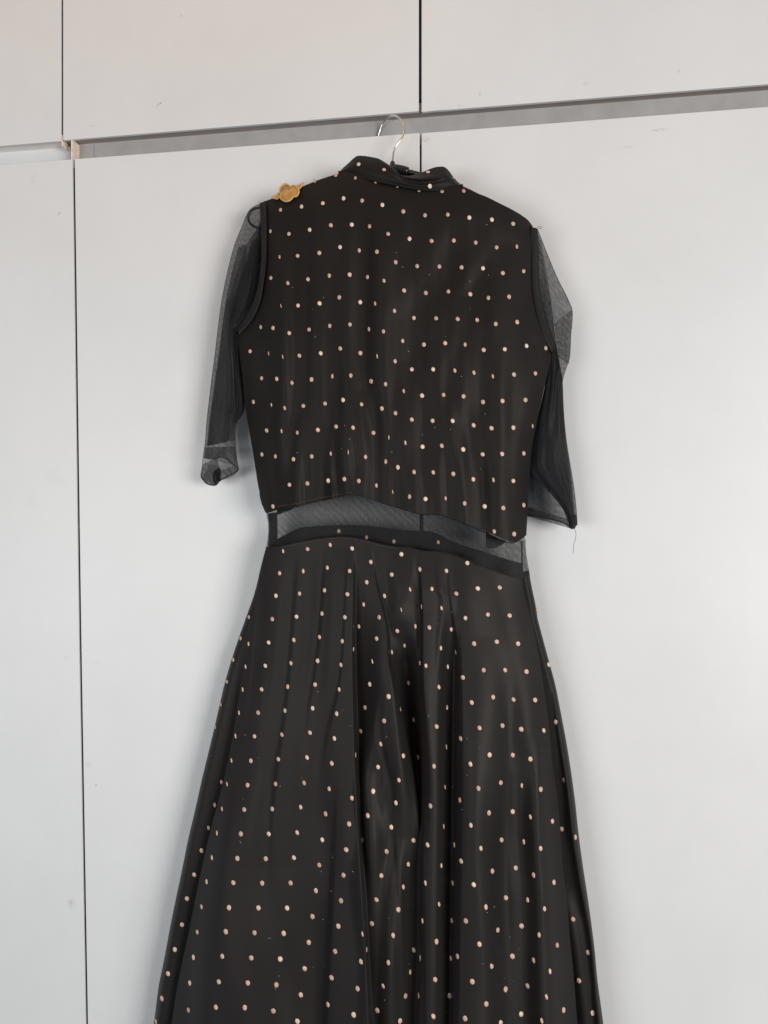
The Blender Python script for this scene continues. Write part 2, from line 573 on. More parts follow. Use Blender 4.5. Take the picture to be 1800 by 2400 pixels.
arm_r = R3([(690, 785), (780, 785), (860, 792)]) + D0([(1000, 408), (1060, 440), (1115, 475), (1135, 492), (1142, 505)])
arm_l = R3([(690, 785), (560, 790)]) + D0([(840, 405), (760, 425), (690, 441), (620, 452), (590, 455)])
link("shoulder_arm", tube_mesh("shoulder_arm", [(hpath(R3([(650, 790), (700, 772), (780, 776), (862, 792)]), 12, YH), [0.006, 0.0075, 0.0078, 0.0076, 0.0076, 0.0074, 0.007, 0.007, 0.0068, 0.0066, 0.0064, 0.006])], 12), M_PLASTIC, HANG)
link("shoulder_arm", tube_mesh("shoulder_arm", [(hpath(arm_r, 40, YH), 0.0034)], 12), M_PLASTIC, HANG)
link("shoulder_arm", tube_mesh("shoulder_arm", [(hpath(arm_l, 40, YH), 0.0034)], 12), M_PLASTIC, HANG)
loop = R4([(620, 240), (540, 248), (490, 252), (450, 262), (424, 285), (413, 320), (420, 350), (445, 376), (490, 395), (560, 410), (700, 420)])
link("end_loop", tube_mesh("end_loop", [(hpath(loop, 60, YH - 0.002), 0.0019)], 12), M_PLASTIC, HANG)
lb = D0([(650, 470), (760, 468), (900, 470), (1000, 478), (1110, 492), (1142, 505)])
link("lower_bar", tube_mesh("lower_bar", [(hpath(lb, 40, YH), 0.0022)], 10), M_PLASTIC, HANG)

# ------------------------------------------------------------------ dress: measured outlines
BOD_TOP = D0([(567, 437), (600, 424), (650, 404), (690, 388), (737, 373)]) + R3([(140, 790), (300, 828), (500, 878), (740, 928), (1000, 973), (1250, 984), (1400, 965)]) + \
    R5([(440, 92), (520, 124), (590, 150), (650, 180), (730, 220), (790, 255), (830, 285), (858, 322)])
BOD_L = D0([(567, 437), (566, 480), (564, 560), (559, 610), (546, 658), (528, 696), (512, 719), (517, 760), (523, 810), (530, 880), (540, 940), (550, 1000), (560, 1060), (576, 1109)])
BOD_R = R5([(858, 322), (850, 420), (845, 560), (850, 700), (868, 800), (900, 900), (940, 985), (972, 1045), (962, 1090), (940, 1180), (915, 1290), (890, 1400), (868, 1500),
            (850, 1600), (840, 1700), (834, 1800), (830, 1920), (824, 2030), (820, 2100)])
BOD_B = R6([(142, 218), (200, 200), (300, 188), (380, 168), (470, 150), (560, 132), (600, 130), (680, 148), (760, 178), (860, 208), (960, 236), (1040, 237), (1100, 252),
            (1200, 292), (1290, 330), (1360, 362), (1410, 384), (1450, 383), (1500, 352)])
WTOP = R6([(142, 412), (220, 404), (300, 386), (400, 368), (480, 358), (560, 355), (640, 366), (740, 392), (830, 408), (900, 412), (960, 428), (1040, 432), (1120, 448),
           (1200, 478), (1300, 515), (1390, 550), (1488, 572)])


def curve_y(pts, n=200):
    """x as a function of y along a side outline"""
    c = spline(pts, n)
    o = np.argsort(c[:, 1])
    return c[o, 1], c[o, 0]


def curve_x(pts, n=300):
    c = spline(pts, n)
    o = np.argsort(c[:, 0])
    return c[o, 0], c[o, 1]


_FOLD, _KEEP = {}, []


def widen(v):
    g = lambda a: a if a <= 14 else a * 1.7
    return g(v) if np.isscalar(v) else tuple(g(a) for a in v)


def vridge(px, py, pts, wl, wr, p=1.0):
    """fold running down: pts (x, y, height mm); wl/wr half widths in px (scalars or (top, bottom))"""
    P = _FOLD.get(id(pts))
    if P is None:
        P = np.array(pts, float)
        P = P[np.argsort(P[:, 1])]
        if len(P) > 2:
            P = spline(P, 60)
            P = P[np.argsort(P[:, 1])]
        _FOLD[id(pts)] = P
        _KEEP.append(pts)
    x0 = np.interp(py, P[:, 1], P[:, 0])
    a = np.interp(py, P[:, 1], P[:, 2])
    f = np.clip((py - P[0, 1]) / max(1, P[-1, 1] - P[0, 1]), 0, 1)
    wl, wr = widen(wl), widen(wr)
    l_ = wl if np.isscalar(wl) else wl[0] + (wl[1] - wl[0]) * f
    r_ = wr if np.isscalar(wr) else wr[0] + (wr[1] - wr[0]) * f
    dx = px - x0
    t = np.where(dx < 0, -dx / l_, dx / r_)
    t = np.clip(t, 0, 1)
    return -a * 0.001 * (0.5 + 0.5 * np.cos(math.pi * t)) ** p


bLy, bLx = curve_y(BOD_L)
bRy, bRx = curve_y(BOD_R)
bTx, bTy = curve_x(BOD_TOP)

BOD_FOLDS = [
    # (points, left width, right width)
    (R4([(640, 420, 0), (632, 600, 4), (630, 800, 6), (640, 1000, 7), (650, 1300, 7), (655, 1700, 6), (640, 2000, 5), (640, 2200, 5)]), 42, 22),
    (R4([(460, 1150, 0), (450, 1350, 3), (470, 1600, 5), (480, 1900, 5), (500, 2200, 5)]), 22, 26),
    (R4([(910, 130, 2), (920, 300, 3.5), (905, 500, 3.5), (880, 800, 3.5), (860, 1200, 4), (860, 1600, 4), (850, 2000, 4), (820, 2180, 4)]), 50, 34),
    (R4([(1060, 200, 0), (1070, 450, 2.5), (1085, 900, 3), (1090, 1300, 4), (1100, 1700, 6), (1095, 2000, 7), (1110, 2120, 7)]), 40, 30),
    (R4([(1330, 300, 0), (1330, 500, 4), (1335, 800, 6), (1330, 1100, 7), (1335, 1400, 7), (1350, 1700, 5), (1370, 2000, 4), (1380, 2200, 4)]), 40, 46),
    (R4([(1190, 1500, 0), (1200, 1800, 4), (1210, 2000, 5), (1215, 2200, 5)]), 16, 18),
    (R4([(760, 1650, 0), (745, 1900, 3), (735, 2200, 4)]), 20, 18),
    (R4([(965, 1750, 0), (970, 2000, 3), (985, 2200, 4)]), 16, 14),
    # right half: slanting soft drags and hanging folds
    (R5([(430, 140, 0), (330, 330, 1.3), (230, 520, 1.6), (130, 720, 1.1), (80, 860, 0)]), 40, 34),
    (R5([(640, 300, 0), (540, 480, 1.1), (450, 640, 1.4), (330, 830, 1.3), (280, 980, 0)]), 32, 26),
    (R5([(420, 720, 0), (390, 850, 3), (350, 1000, 4), (300, 1200, 3.5), (260, 1400, 2), (230, 1600, 0)]), 46, 30),
    (R5([(700, 420, 0), (650, 650, 2.5), (600, 820, 3), (520, 1000, 3), (450, 1250, 3.5), (370, 1500, 4), (330, 1700, 4), (290, 1960, 3)]), 46, 44),
    (R5([(830, 430, 0), (780, 600, 3), (740, 800, 4), (700, 1000, 5), (690, 1300, 6), (680, 1600, 7), (690, 1850, 8), (700, 2100, 7)]), 44, 46),
    (R5([(880, 1000, 0), (850, 1200, 3), (815, 1500, 4), (790, 1800, 3), (780, 2000, 3)]), 26, 24),
    (R5([(120, 1100, 0), (130, 1350, 2.5), (150, 1600, 3.5), (170, 1900, 4)]), 26, 30),
    (R5([(420, 1450, 0), (440, 1650, 2.5), (450, 1850, 3), (460, 1990, 3)]), 24, 26),
]


_yy = np.arange(300, 1500, 4.0)
_k = np.hanning(81)
_k /= _k.sum()
bLs = np.convolve(np.pad(np.interp(_yy, bLy, bLx), 40, 'edge'), _k, 'valid')
bRs = np.convolve(np.pad(np.interp(_yy, bRy, bRx), 40, 'edge'), _k, 'valid')


def Y_bod(px, py):
    px = np.asarray(px, float)
    py = np.asarray(py, float)
    L = np.interp(py, _yy, bLs) - 12
    R = np.interp(py, _yy, bRs) + 12
    u = np.clip((px - L) / (R - L), 0, 1) * 2 - 1
    Y = -0.046 - 0.032 * (1 - np.abs(u) ** 5) - 0.010 * (1 - u * u)
    top = np.interp(px, bTx, bTy)
    v = np.clip((py - top) / 70.0, 0, 1)
    Y = Y + 0.010 * (1 - v) ** 2.2
    fade = np.clip((py - top) / 60.0, 0, 1)
    f = np.zeros_like(Y)
    for pts, wl, wr in BOD_FOLDS:
        f = f + 2.4 * vridge(px, py, pts, wl, wr, 1.15)
    # very soft irregular drape
    f = f + 0.0012 * np.sin(px * 0.051 + 0.004 * py + 1.3 * np.sin(py * 0.006)) * np.sin(py * 0.0071 + px * 0.011 + 0.8)
    f = f + 0.0007 * np.sin(px * 0.093 - 0.012 * py + 2.0 * np.sin(py * 0.009))
    env = 0.35 + 0.65 * sm(650, 1150, py)
    lf = 1.0 - 0.55 * sm(900, 1050, px)
    f = f + 0.0009 * env * lf * np.sin(px * 0.118 + 1.9 * np.sin(py * 0.0042 + 0.6) + 0.9 * np.sin(px * 0.017)) * (0.6 + 0.4 * np.sin(px * 0.031 + py * 0.006))
    f = f + 0.0004 * env * np.sin(px * 0.205 + 1.4 * np.sin(py * 0.006 + 2.0) + 1.3 * np.sin(px * 0.023 + 1.0))
    return Y + f * (0.25 + 0.75 * fade) * (1 - 0.8 * np.abs(u) ** 8)


# skirt outlines
SK_L = R6([(142, 412), (120, 520), (95, 640)]) + R7([(553, 110), (541, 180), (516, 330), (492, 480), (468, 640), (440, 800), (400, 980), (360, 1130), (322, 1280), (290, 1420),
                                                                (255, 1590), (225, 1740), (195, 1880), (165, 2030), (138, 2212), (100, 2450), (60, 2800)])
SK_R = R6([(1488, 572), (1496, 640)]) + R8([(880, 60), (905, 150), (940, 330), (965, 500), (985, 640), (1005, 850), (1030, 1030), (1045, 1200), (1060, 1400), (1080, 1560),
                                                         (1095, 1750), (1115, 1950), (1135, 2212), (1155, 2450), (1185, 2800)])
SK_B = R7([(60, 2800)]) + [(600, 2672), (900, 2678), (1150, 2672)] + R8([(1185, 2800)])
sLy, sLx = curve_y(SK_L)
sRy, sRx = curve_y(SK_R)
sTx, sTy = curve_x(WTOP)

SK_FOLDS = [
    # strong folded edges
    (R6([(600, 380, 3), (596, 560, 7), (594, 750, 10)]) + R7([(1072, 150, 12), (1075, 500, 15), (1085, 900, 18), (1100, 1200, 20), (1120, 1500, 20), (1135, 1750, 20), (1160, 2212, 20), (1190, 2800, 20)]), (55, 85), (9, 10)),
    (R6([(690, 430, 3), (715, 600, 7), (745, 720, 10), (772, 850, 12)]) + R8([(150, 320, 16), (200, 540, 20), (240, 740, 22), (285, 980, 21), (306, 1140, 14), (318, 1300, 5), (324, 1420, 0), (330, 2800, 0)]), (50, 75), (9, 11)),
    (R6([(950, 440, 2), (962, 560, 8), (968, 720, 12)]) + R8([(338, 60, 12), (338, 300, 15), (342, 700, 18), (342, 1000, 20), (336, 1500, 20), (330, 1900, 20), (316, 2212, 20), (300, 2800, 20)]), (10, 10), (44, 66)),
    (R6([(1108, 500, 0), (1112, 620, 4)]) + R8([(496, 90, 6), (520, 300, 10), (522, 700, 13), (524, 1100, 15), (512, 1500, 15), (500, 2212, 15), (485, 2800, 15)]), (10, 10), (60, 100)),
    # deep hollows between the folded edges
    (R6([(815, 470, 0), (840, 600, -2), (870, 740, -4)]) + R8([(235, 150, -6), (250, 300, -8), (268, 500, -10), (290, 720, -11), (308, 950, -9), (314, 1150, -6), (308, 1500, -4), (300, 2212, -4), (290, 2800, -4)]), (26, 30), (24, 18)),
    (R8([(484, 60, 0), (488, 300, -4), (486, 700, -5.5), (484, 1100, -6), (476, 1600, -6), (468, 2212, -6), (455, 2800, -6)]), 22, 16),
    (R6([(625, 420, 0), (622, 700, -5)]) + R7([(1096, 250, -9), (1100, 500, -12), (1112, 900, -14), (1128, 1250, -12), (1152, 1600, -9), (1180, 2212, -9), (1210, 2800, -9)]), 12, 34),
    # narrow hollows on the left half, running out from the waist seam
    (RT([(398, -150, 0), (394, -40, -1.5), (390, 100, -2.2), (372, 300, -2.5), (350, 480, 0)]), 13, 18),
    (RT([(520, -160, -1), (512, -60, -2.2), (503, 60, -3), (490, 250, -3.6), (470, 430, -3.6), (445, 600, -3), (428, 780, -1.8), (425, 950, -0.7), (424, 1150, 0)]), 20, 14),
    (RT([(618, -170, -1), (610, -60, -2), (602, 60, -2.6), (585, 220, -2.6), (560, 380, -1.8), (545, 520, 0)]), 15, 12),
    (RT([(694, -180, -1), (688, -60, -2), (682, 100, -3), (665, 300, -3), (630, 450, -2), (600, 620, 0)]), 18, 11),
    (RT([(660, 620, 0), (645, 850, -2.5), (632, 1100, -3.5), (620, 1350, -4), (600, 1700, -4)]), 22, 11),
    (RT([(860, 560, 0), (850, 760, -2.5), (870, 1000, -3), (880, 1300, -3), (880, 1700, -3)]), 16, 14),
    (RT([(820, 330, 0), (815, 480, -2.5), (850, 640, -1.5), (870, 760, 0)]), 14, 12),
    (R7([(420, 900, 0), (400, 1200, 4), (360, 1600, 5), (320, 2212, 6), (290, 2800, 6)]), 46, 90),
    (R7([(1000, 1100, 0), (985, 1500, 6), (965, 1900, 9), (950, 2212, 10), (930, 2800, 10)]), 14, 60),
    (R7([(680, 1400, 0), (640, 1800, 3), (610, 2212, 4), (580, 2800, 4)]), 70, 60),
    # between the strong folds
    (R6([(830, 460, 2), (850, 640, 5), (858, 800, 7)]) + R8([(238, 230, 4), (236, 330, 0)]), 22, 20),
    (R6([(905, 540, 3), (912, 700, 5)]) + R8([(284, 110, 6), (292, 260, 5), (302, 440, 0)]), 16, 14),
    (R7([(1190, 500, 0), (1170, 750, 4), (1140, 1000, 6), (1180, 1400, 4), (1200, 1800, 0)]), 18, 22),
    (R8([(90, 900, 0), (75, 1200, 5), (40, 1500, 6), (80, 1900, 6), (60, 2300, 5), (40, 2800, 5)]), 26, 34),
    (R8([(215, 1250, 0), (190, 1500, 5), (180, 1900, 6), (170, 2300, 6), (160, 2800, 6)]), 22, 26),
    # right half broad sweeps
    (R6([(1050, 480, 2), (1060, 640, 5)]) + R8([(440, 0, 5), (430, 200, 3), (420, 400, 0)]), 14, 22),
    (R8([(640, 200, 0), (650, 600, 4), (640, 1000, 6), (640, 1500, 6), (650, 2212, 6), (650, 2800, 6)]), 50, 44),
    (R8([(900, 300, 0), (910, 700, 4), (930, 1000, 6), (960, 1400, 7), (985, 1800, 7), (1000, 2212, 7), (1020, 2800, 7)]), 38, 30),
    (R8([(880, 700, 0), (860, 900, -3), (850, 1200, -4), (870, 1600, -4), (880, 2300, -4)]), 22, 22),
    (R8([(740, 900, 0), (730, 1300, -4), (760, 1800, -5), (780, 2300, -5), (790, 2800, -5)]), 34, 40),
]


def Y_sk(px, py):
    px = np.asarray(px, float)
    py = np.asarray(py, float)
    L = np.interp(py, sLy, sLx)
    R = np.interp(py, sRy, sRx)
    u = np.clip((px - L) / (R - L), 0, 1) * 2 - 1
    h = np.clip((py - 1280) / 1120.0, 0, 1.3)
    edge = -0.056 - 0.020 * h
    Y = edge - (0.014 + 0.032 * h) * (1 - np.abs(u) ** 7) - 0.012 * (1 - u * u)
    top = np.interp(px, sTx, sTy)
    fade = np.clip((py - top) / 90.0, 0, 1)
    f = np.zeros_like(Y)
    for pts, wl, wr in SK_FOLDS:
        f = f + (1.0 if min(np.min(wl), np.min(wr)) <= 14 else 2.8) * vridge(px, py, pts, wl, wr, 1.0)
    f = f + 0.0016 * np.sin(px * 0.036 + 0.002 * py + 1.1 * np.sin(py * 0.004)) * np.sin(py * 0.0045 + px * 0.008 + 0.3)
    f = f + 0.0006 * np.sin(px * 0.09 - 0.006 * py + 2.0 * np.sin(py * 0.007 + px * 0.01))
    return Y + f * (0.15 + 0.85 * fade) * (1 - np.abs(u) ** 14)


# silhouette of the layer of the skirt nearer the wardrobe
UL = R6([(142, 412), (118, 500), (85, 640)]) + R7([(525, 100), (485, 213), (448, 324), (415, 438), (387, 555), (360, 672), (332, 790), (300, 920), (262, 1090), (222, 1260),
                                                              (190, 1420), (160, 1560), (130, 1710), (100, 1870), (70, 2020), (45, 2212), (0, 2480), (-60, 2800)])
UR = R6([(1524, 530), (1535, 600), (1560, 720)]) + R8([(925, 90), (950, 190), (985, 320), (1020, 450), (1050, 600), (1080, 760), (1105, 920), (1125, 1070), (1142, 1230), (1165, 1400),
                                                       (1185, 1530), (1205, 1670), (1225, 1830), (1240, 1990), (1255, 2100), (1270, 2212), (1300, 2450), (1340, 2800)])
uLy, uLx = curve_y(UL)
uRy, uRx = curve_y(UR)


def Y_under(px, py):
    px = np.asarray(px, float)
    py = np.asarray(py, float)
    L = np.interp(py, uLy, uLx)
    R = np.interp(py, uRy, uRx)
    dl = np.clip((px - L) / 16.0, 0, 1)
    dr = np.clip((R - px) / 14.0, 0, 1)
    h = np.clip((py - 1280) / 1120.0, 0, 1.3)
    Y = -0.030 - (0.012 + 0.012 * h) * np.sqrt(dl * (2 - dl)) * np.sqrt(dr * (2 - dr))
    Y = Y + vridge(px, py, R8([(1000, 300, 0), (1040, 700, 4), (1085, 1000, 9), (1110, 1230, 12), (1150, 1480, 12), (1200, 1740, 12), (1225, 1990, 11), (1245, 2212, 10), (1290, 2800, 10)]), 7, 20)
    Y = Y + vridge(px, py, R8([(1060, 1500, 0), (1110, 1700, 6), (1150, 1950, 8), (1180, 2212, 8), (1220, 2800, 8)]), 16, 16)
    Y = Y + vridge(px, py, R7([(500, 250, 0), (440, 500, 4), (350, 900, 5), (260, 1300, 6), (190, 1600, 7), (120, 2000, 8), (70, 2300, 8), (-20, 2800, 8)]), 22, 26)
    return Y


base_pt = at(830, 2650, -0.05)
DRESS = thing("dress", (float(base_pt[0]), -0.05, float(base_pt[2])),
              "black dress with rose gold dots and sheer sleeves hanging from the wardrobe door", "dress")

# bodice: near cloth and the cloth behind it
G = coons(BOD_TOP, BOD_B, BOD_L, BOD_R, 230, 230)
near = at(G[..., 0], G[..., 1], Y_bod(G[..., 0], G[..., 1]))
Gf = coons(BOD_TOP, BOD_B, BOD_L, BOD_R, 60, 60)
uu = np.linspace(-1, 1, 60)[None, :]
vv = np.linspace(0, 1, 60)[:, None]
far = at(Gf[..., 0], Gf[..., 1], Y_bod(Gf[..., 0], Gf[..., 1]) * np.abs(uu) ** 6 + (-0.024 - 0.022 * (1 - vv) ** 8) * (1 - np.abs(uu) ** 6))
BODICE = link("bodice", grid_mesh("bodice", [near, far]), M_CREPE, DRESS)

# skirt
G = coons(WTOP, SK_B, SK_L, SK_R, 420, 260)
near = at(G[..., 0], G[..., 1], Y_sk(G[..., 0], G[..., 1]))
SKIRT = link("skirt", grid_mesh("skirt", [near]), M_SKIRT, DRESS)
UT = WTOP[:-1] + R6([(1488, 540), (1524, 530)])
UB = R7([(-60, 2800)]) + [(600, 2680), (1100, 2680)] + R8([(1340, 2800)])
G = coons(UT, UB, UL, UR, 300, 160)
near = at(G[..., 0], G[..., 1], Y_under(G[..., 0], G[..., 1]))
Gf = coons(UT, UB, UL, UR, 40, 60)
uu = np.linspace(-1, 1, 40)[None, :]
far = at(Gf[..., 0], Gf[..., 1], -0.030 + 0.014 * (1 - np.abs(uu) ** 6))
UNDER = link("skirt_underlayer", grid_mesh("skirt_underlayer", [near, far]), M_SKIRT, DRESS)

# ------------------------------------------------------------------ collar
COL_T = R3([(76, 794), (120, 748), (175, 700), (235, 644), (280, 615), (350, 613), (430, 625), (520, 645), (590, 684), (650, 724), (710, 772), (765, 826), (830, 842),
            (900, 838), (985, 812), (1060, 786), (1140, 752), (1205, 738), (1275, 741), (1325, 782), (1370, 842), (1420, 902), (1475, 948)])
COL_S = R3([(70, 800), (180, 822), (300, 852), (500, 902), (740, 952), (1000, 997), (1250, 1007), (1400, 985), (1480, 950)])
ct_x, ct_y = curve_x(COL_T)
cs_x, cs_y = curve_x(COL_S)


def Y_col(px, py):
    px = np.asarray(px, float)
    py = np.asarray(py, float)
    top = np.interp(px, ct_x, ct_y)
    bot = np.interp(px, cs_x, cs_y)
    v = np.clip((py - top) / np.maximum(bot - top, 3), 0, 1)
    u = np.clip((px - 795) / (1083 - 795), 0, 1) * 2 - 1
    Y = -0.058 - 0.026 * (1 - np.abs(u) ** 3)
    Y = Y - 0.006 * np.sin(math.pi * v) + 0.010 * (1 - v) ** 3
    # rolled crease across the dip
    cx = 780 + np.array([480, 600, 700, 800, 900, 1000, 1150, 1330]) / 4.879
    cy = 240 + np.array([650, 712, 778, 842, 868, 878, 866, 836]) / 4.879
    y0 = np.interp(px, cx, cy)
    a = np.interp(px, cx, [0, .002, .005, .006, .006, .006, .005, .0])
    d = py - y0
    t = np.clip(np.where(d < 0, -d / 12.0, d / 5.0), 0, 1)
    Y = Y - a * (0.5 + 0.5 * np.cos(math.pi * t))
    t2 = np.clip(np.abs(d - 9) / 7.0, 0, 1)
    Y = Y + 0.5 * a * (0.5 + 0.5 * np.cos(math.pi * t2))
    return Y


def ruled_x(top, bot, ns, nt):
    c0, c1 = spline(top, ns), spline(bot, ns)
    t = np.linspace(0, 1, nt)[:, None, None]
    return c0[None] * (1 - t) + c1[None] * t


G = ruled_x(COL_T, COL_S, 150, 26)
near = at(G[..., 0], G[..., 1], Y_col(G[..., 0], G[..., 1]))
# inside of the collar: turned over the top edge, dropping behind
c0 = spline(COL_T, 150)
yt = Y_col(c0[:, 0], c0[:, 1])
rows = [at(c0[:, 0], c0[:, 1], yt)]
for k, (dy, dY) in enumerate([(-0.6, .0012), (0.0, .0026), (4, .0036), (14, .0040), (30, .0042)]):
    rows.append(at(c0[:, 0], c0[:, 1] + dy, yt + dY))
inner = np.stack(rows, 0)
# far side of the collar ring, lower, behind the hanger
fc = R3([(70, 800), (250, 800), (500, 800), (740, 818), (900, 822), (1000, 815), (1250, 830), (1400, 900), (1480, 950)])
f0 = spline(fc, 60)
un = np.linspace(-1, 1, 60)
yf = -0.058 + 0.030 * (1 - np.abs(un) ** 3)
far = np.stack([at(f0[:, 0], f0[:, 1], yf), at(f0[:, 0], f0[:, 1] + 16, yf + 0.002), at(f0[:, 0], f0[:, 1] + 34, yf)], 0)
COLLAR = link("collar", grid_mesh("collar", [near, inner, far]), M_CREPE, DRESS)
# folded corner at the right end of the collar with a pale tag edge
tg = R3([(1332, 843), (1352, 852), (1372, 860), (1388, 866)])
link("tag_edge", tube_mesh("tag_edge", [(hpath(tg, 8, -0.0615), 0.0006)], 6), M_TAG, COLLAR)
# piping at the collar seam
cp = spline(COL_S, 120)
link("collar_seam", tube_mesh("collar_seam", [(at(cp[:, 0], cp[:, 1] - 1.0, Y_col(cp[:, 0], cp[:, 1]) - 0.0004), 0.0016)], 8), M_CREPE, COLLAR)

# ------------------------------------------------------------------ sheer waist
W_T = [(x, y - 7) for x, y in BOD_B]
W_B = [(x, y + 6) for x, y in WTOP[:-1]] + R6([(1526, 560)])
W_L = [W_T[0], (W_T[0][0] + 6, 1240), W_B[0]]
W_R = [W_T[-1]] + R6([(1506, 430), (1510, 490)]) + [W_B[-1]]


def Y_waist(px, py, off):
    L, R = 628.0, 1228.0
    u = np.clip((px - L) / (R - L), 0, 1) * 2 - 1
    return -0.050 - 0.020 * (1 - np.abs(u) ** 4) + off + 0.0012 * np.sin(px * 0.06 + py * 0.02) + 0.0008 * np.sin(px * 0.021 - py * 0.05)


G = coons(W_T, W_B, W_L, W_R, 160, 26)
near = at(G[..., 0], G[..., 1], Y_waist(G[..., 0], G[..., 1], 0.004))
WAIST = link("sheer_waistband", grid_mesh("sheer_waistband", [near]), M_SHEER_W, DRESS)
WF_R = [W_T[-1]] + R6([(1508, 430), (1518, 490), (1530, 560)])
WF_L = R6([(142, 200), (152, 300), (150, 360), (140, 425)])
WF_T = [WF_L[0]] + W_T[1:-1] + [WF_R[0]]
WF_B = [WF_L[-1]] + W_B[1:-1] + [WF_R[-1]]
G = coons(WF_T, WF_B, WF_L, WF_R, 120, 20)
uu = np.linspace(-1, 1, 120)[None, :]
link("sheer_waist_lining", grid_mesh("sheer_waist_lining", [at(G[..., 0], G[..., 1], -0.040 + 0.016 * (1 - np.abs(uu) ** 4))]), M_SHEER_W, WAIST)
# dark facing showing through above the skirt seam
AL_T = R6([(160, 398), (185, 378), (230, 350), (280, 325), (330, 305), (400, 299), (500, 294), (600, 293), (700, 299), (800, 312), (900, 321), (1000, 325), (1060, 345), (1110, 372),
           (1170, 396), (1280, 430), (1400, 470), (1488, 494)])
AL_B = [(x, y + 8) for x, y in WTOP[:-1]] + R6([(1490, 585)])
G = ruled_x(AL_T, AL_B, 150, 12)
link("seam_facing", grid_mesh("seam_facing", [at(G[..., 0], G[..., 1], Y_waist(G[..., 0], G[..., 1], 0.0062))]), M_ALLOW, WAIST)
# side seam strips, centre seam and the torn facing patches
for nm, l_, r_, mt in [
    ("side_seam_tape", R6([(152, 232), (158, 300), (152, 410)]), R6([(201, 225), (203, 300), (203, 372)]), M_BIND),
    ("side_seam_tape", R6([(1400, 384), (1398, 430), (1396, 500)]), R6([(1488, 372), (1488, 430), (1488, 510)]), M_SHEER_W),
    ("side_seam_tape", R6([(1480, 376), (1482, 430), (1484, 560)]), R6([(1492, 376), (1492, 430), (1493, 565)]), M_BIND),
    ("side_seam_tape", R6([(1490, 376), (1490, 450), (1492, 545)]), R6([(1508, 366), (1511, 450), (1526, 538)]), M_SHEER_W),
    ("centre_seam", R6([(961, 232), (961, 280), (962, 330)]), R6([(970, 233), (970, 280), (970, 330)]), M_ALLOW),
]:
    G = ruled(l_, r_, 8, 24)
    link(nm, grid_mesh(nm, [at(G[..., 0], G[..., 1], Y_waist(G[..., 0], G[..., 1], 0.0066))]), mt, WAIST)


def ragged(pts, n, seed, amp):
    rs = np.random.RandomState(seed)
    c = spline(pts, n)
    c[:, 1] += rs.uniform(-amp, amp, n)
    return [tuple(p) for p in c]


for tp, bt, sd in [
    (R6([(1297, 325), (1340, 350), (1400, 375)]), R6([(1297, 412), (1330, 418), (1360, 408), (1385, 396), (1402, 380)]), 3),
    (R6([(200, 196), (260, 188), (312, 180)]), R6([(200, 240), (240, 226), (270, 216), (290, 204), (314, 198)]), 5)]:
    a_ = spline(tp, 30)
    b_ = np.array(ragged(bt, 30, sd, 2.0))
    t = np.linspace(0, 1, 8)[:, None, None]
    G = a_[None] * (1 - t) + b_[None] * t
    link("torn_facing", grid_mesh("torn_facing", [at(G[..., 0], G[..., 1], Y_waist(G[..., 0], G[..., 1], 0.0058))]), M_ALLOW, WAIST)

# ------------------------------------------------------------------ sleeves
def sleeve_Y(nt, ns, inner, outer, bulge, seed, side, wr=0.0022):
    """depth over an [nt, ns] grid; u 0 = left edge, 1 = right edge"""
    u = np.linspace(0, 1, ns)[None, :]
    t = np.linspace(0, 1, nt)[:, None]
    b = (1 - u) * (outer if side == 'L' else inner) + u * (inner if side == 'L' else outer)
    Y = b - bulge * np.sin(math.pi * u) ** 0.8 * np.sin(math.pi * (0.08 + 0.92 * np.minimum(t, 0.7) / 0.7 * 0.9)) ** 0.5
    ph = seed * 1.7
    Y = Y + wr * np.sin(2 * math.pi * (3.1 * u + 0.6 * t) + ph) * np.sin(math.pi * u) * (0.4 + 0.6 * t)
    Y = Y + wr * 0.6 * np.sin(2 * math.pi * (6.3 * u - 0.8 * t + 0.3 * np.sin(5 * t + ph)) + 2 * ph) * np.sin(math.pi * u)
    Y = Y + wr * 0.7 * np.sin(2 * math.pi * (2.6 * t + 1.1 * u) + ph) * np.sin(math.pi * u)
    return Y


# left sleeve
LS_O = R4([(487, 229), (450, 246), (420, 272), (398, 312), (362, 400), (320, 505), (283, 640), (252, 780), (226, 920), (206, 1080), (186, 1250), (166, 1400), (147, 1560), (131, 1700), (118, 1860), (108, 1950)])
LS_I = R4([(500, 229), (505, 330), (508, 500), (502, 680), (472, 850), (420, 985), (345, 1085), (345, 1200), (368, 1400), (385, 1560), (384, 1640), (345, 1700), (328, 1760), (326, 1850), (334, 1960), (347, 2031)])
G = coons([LS_O[0], ((LS_O[0][0] + LS_I[0][0]) / 2, LS_O[0][1] - 1), LS_I[0]], R4([(108, 1950), (180, 1962), (241, 1953), (311, 2003), (347, 2031)]), LS_O, LS_I, 50, 150)
S1 = at(G[..., 0], G[..., 1], sleeve_Y(150, 50, -0.040, -0.040, 0.022, 1, 'L'))
LS_O2 = LS_O[:-1] + R4([(105, 1950), (96, 2050), (90, 2088)])
G = coons([LS_O2[0], ((LS_O2[0][0] + LS_I[0][0]) / 2, LS_O2[0][1] - 1), LS_I[0]], R4([(90, 2088), (130, 2132), (190, 2143), (216, 2116), (280, 2080), (335, 2050), (347, 2031)]), LS_O2, LS_I, 50, 150)
S2 = at(G[..., 0], G[..., 1], sleeve_Y(150, 50, -0.038, -0.038, -0.014, 2, 'L'))
SLEEVE_L = link("sleeve", grid_mesh("sleeve", [S1, S2]), M_SHEER, DRESS)
SLEEVE_L['label'] = "sheer sleeve at the gold motif shoulder"


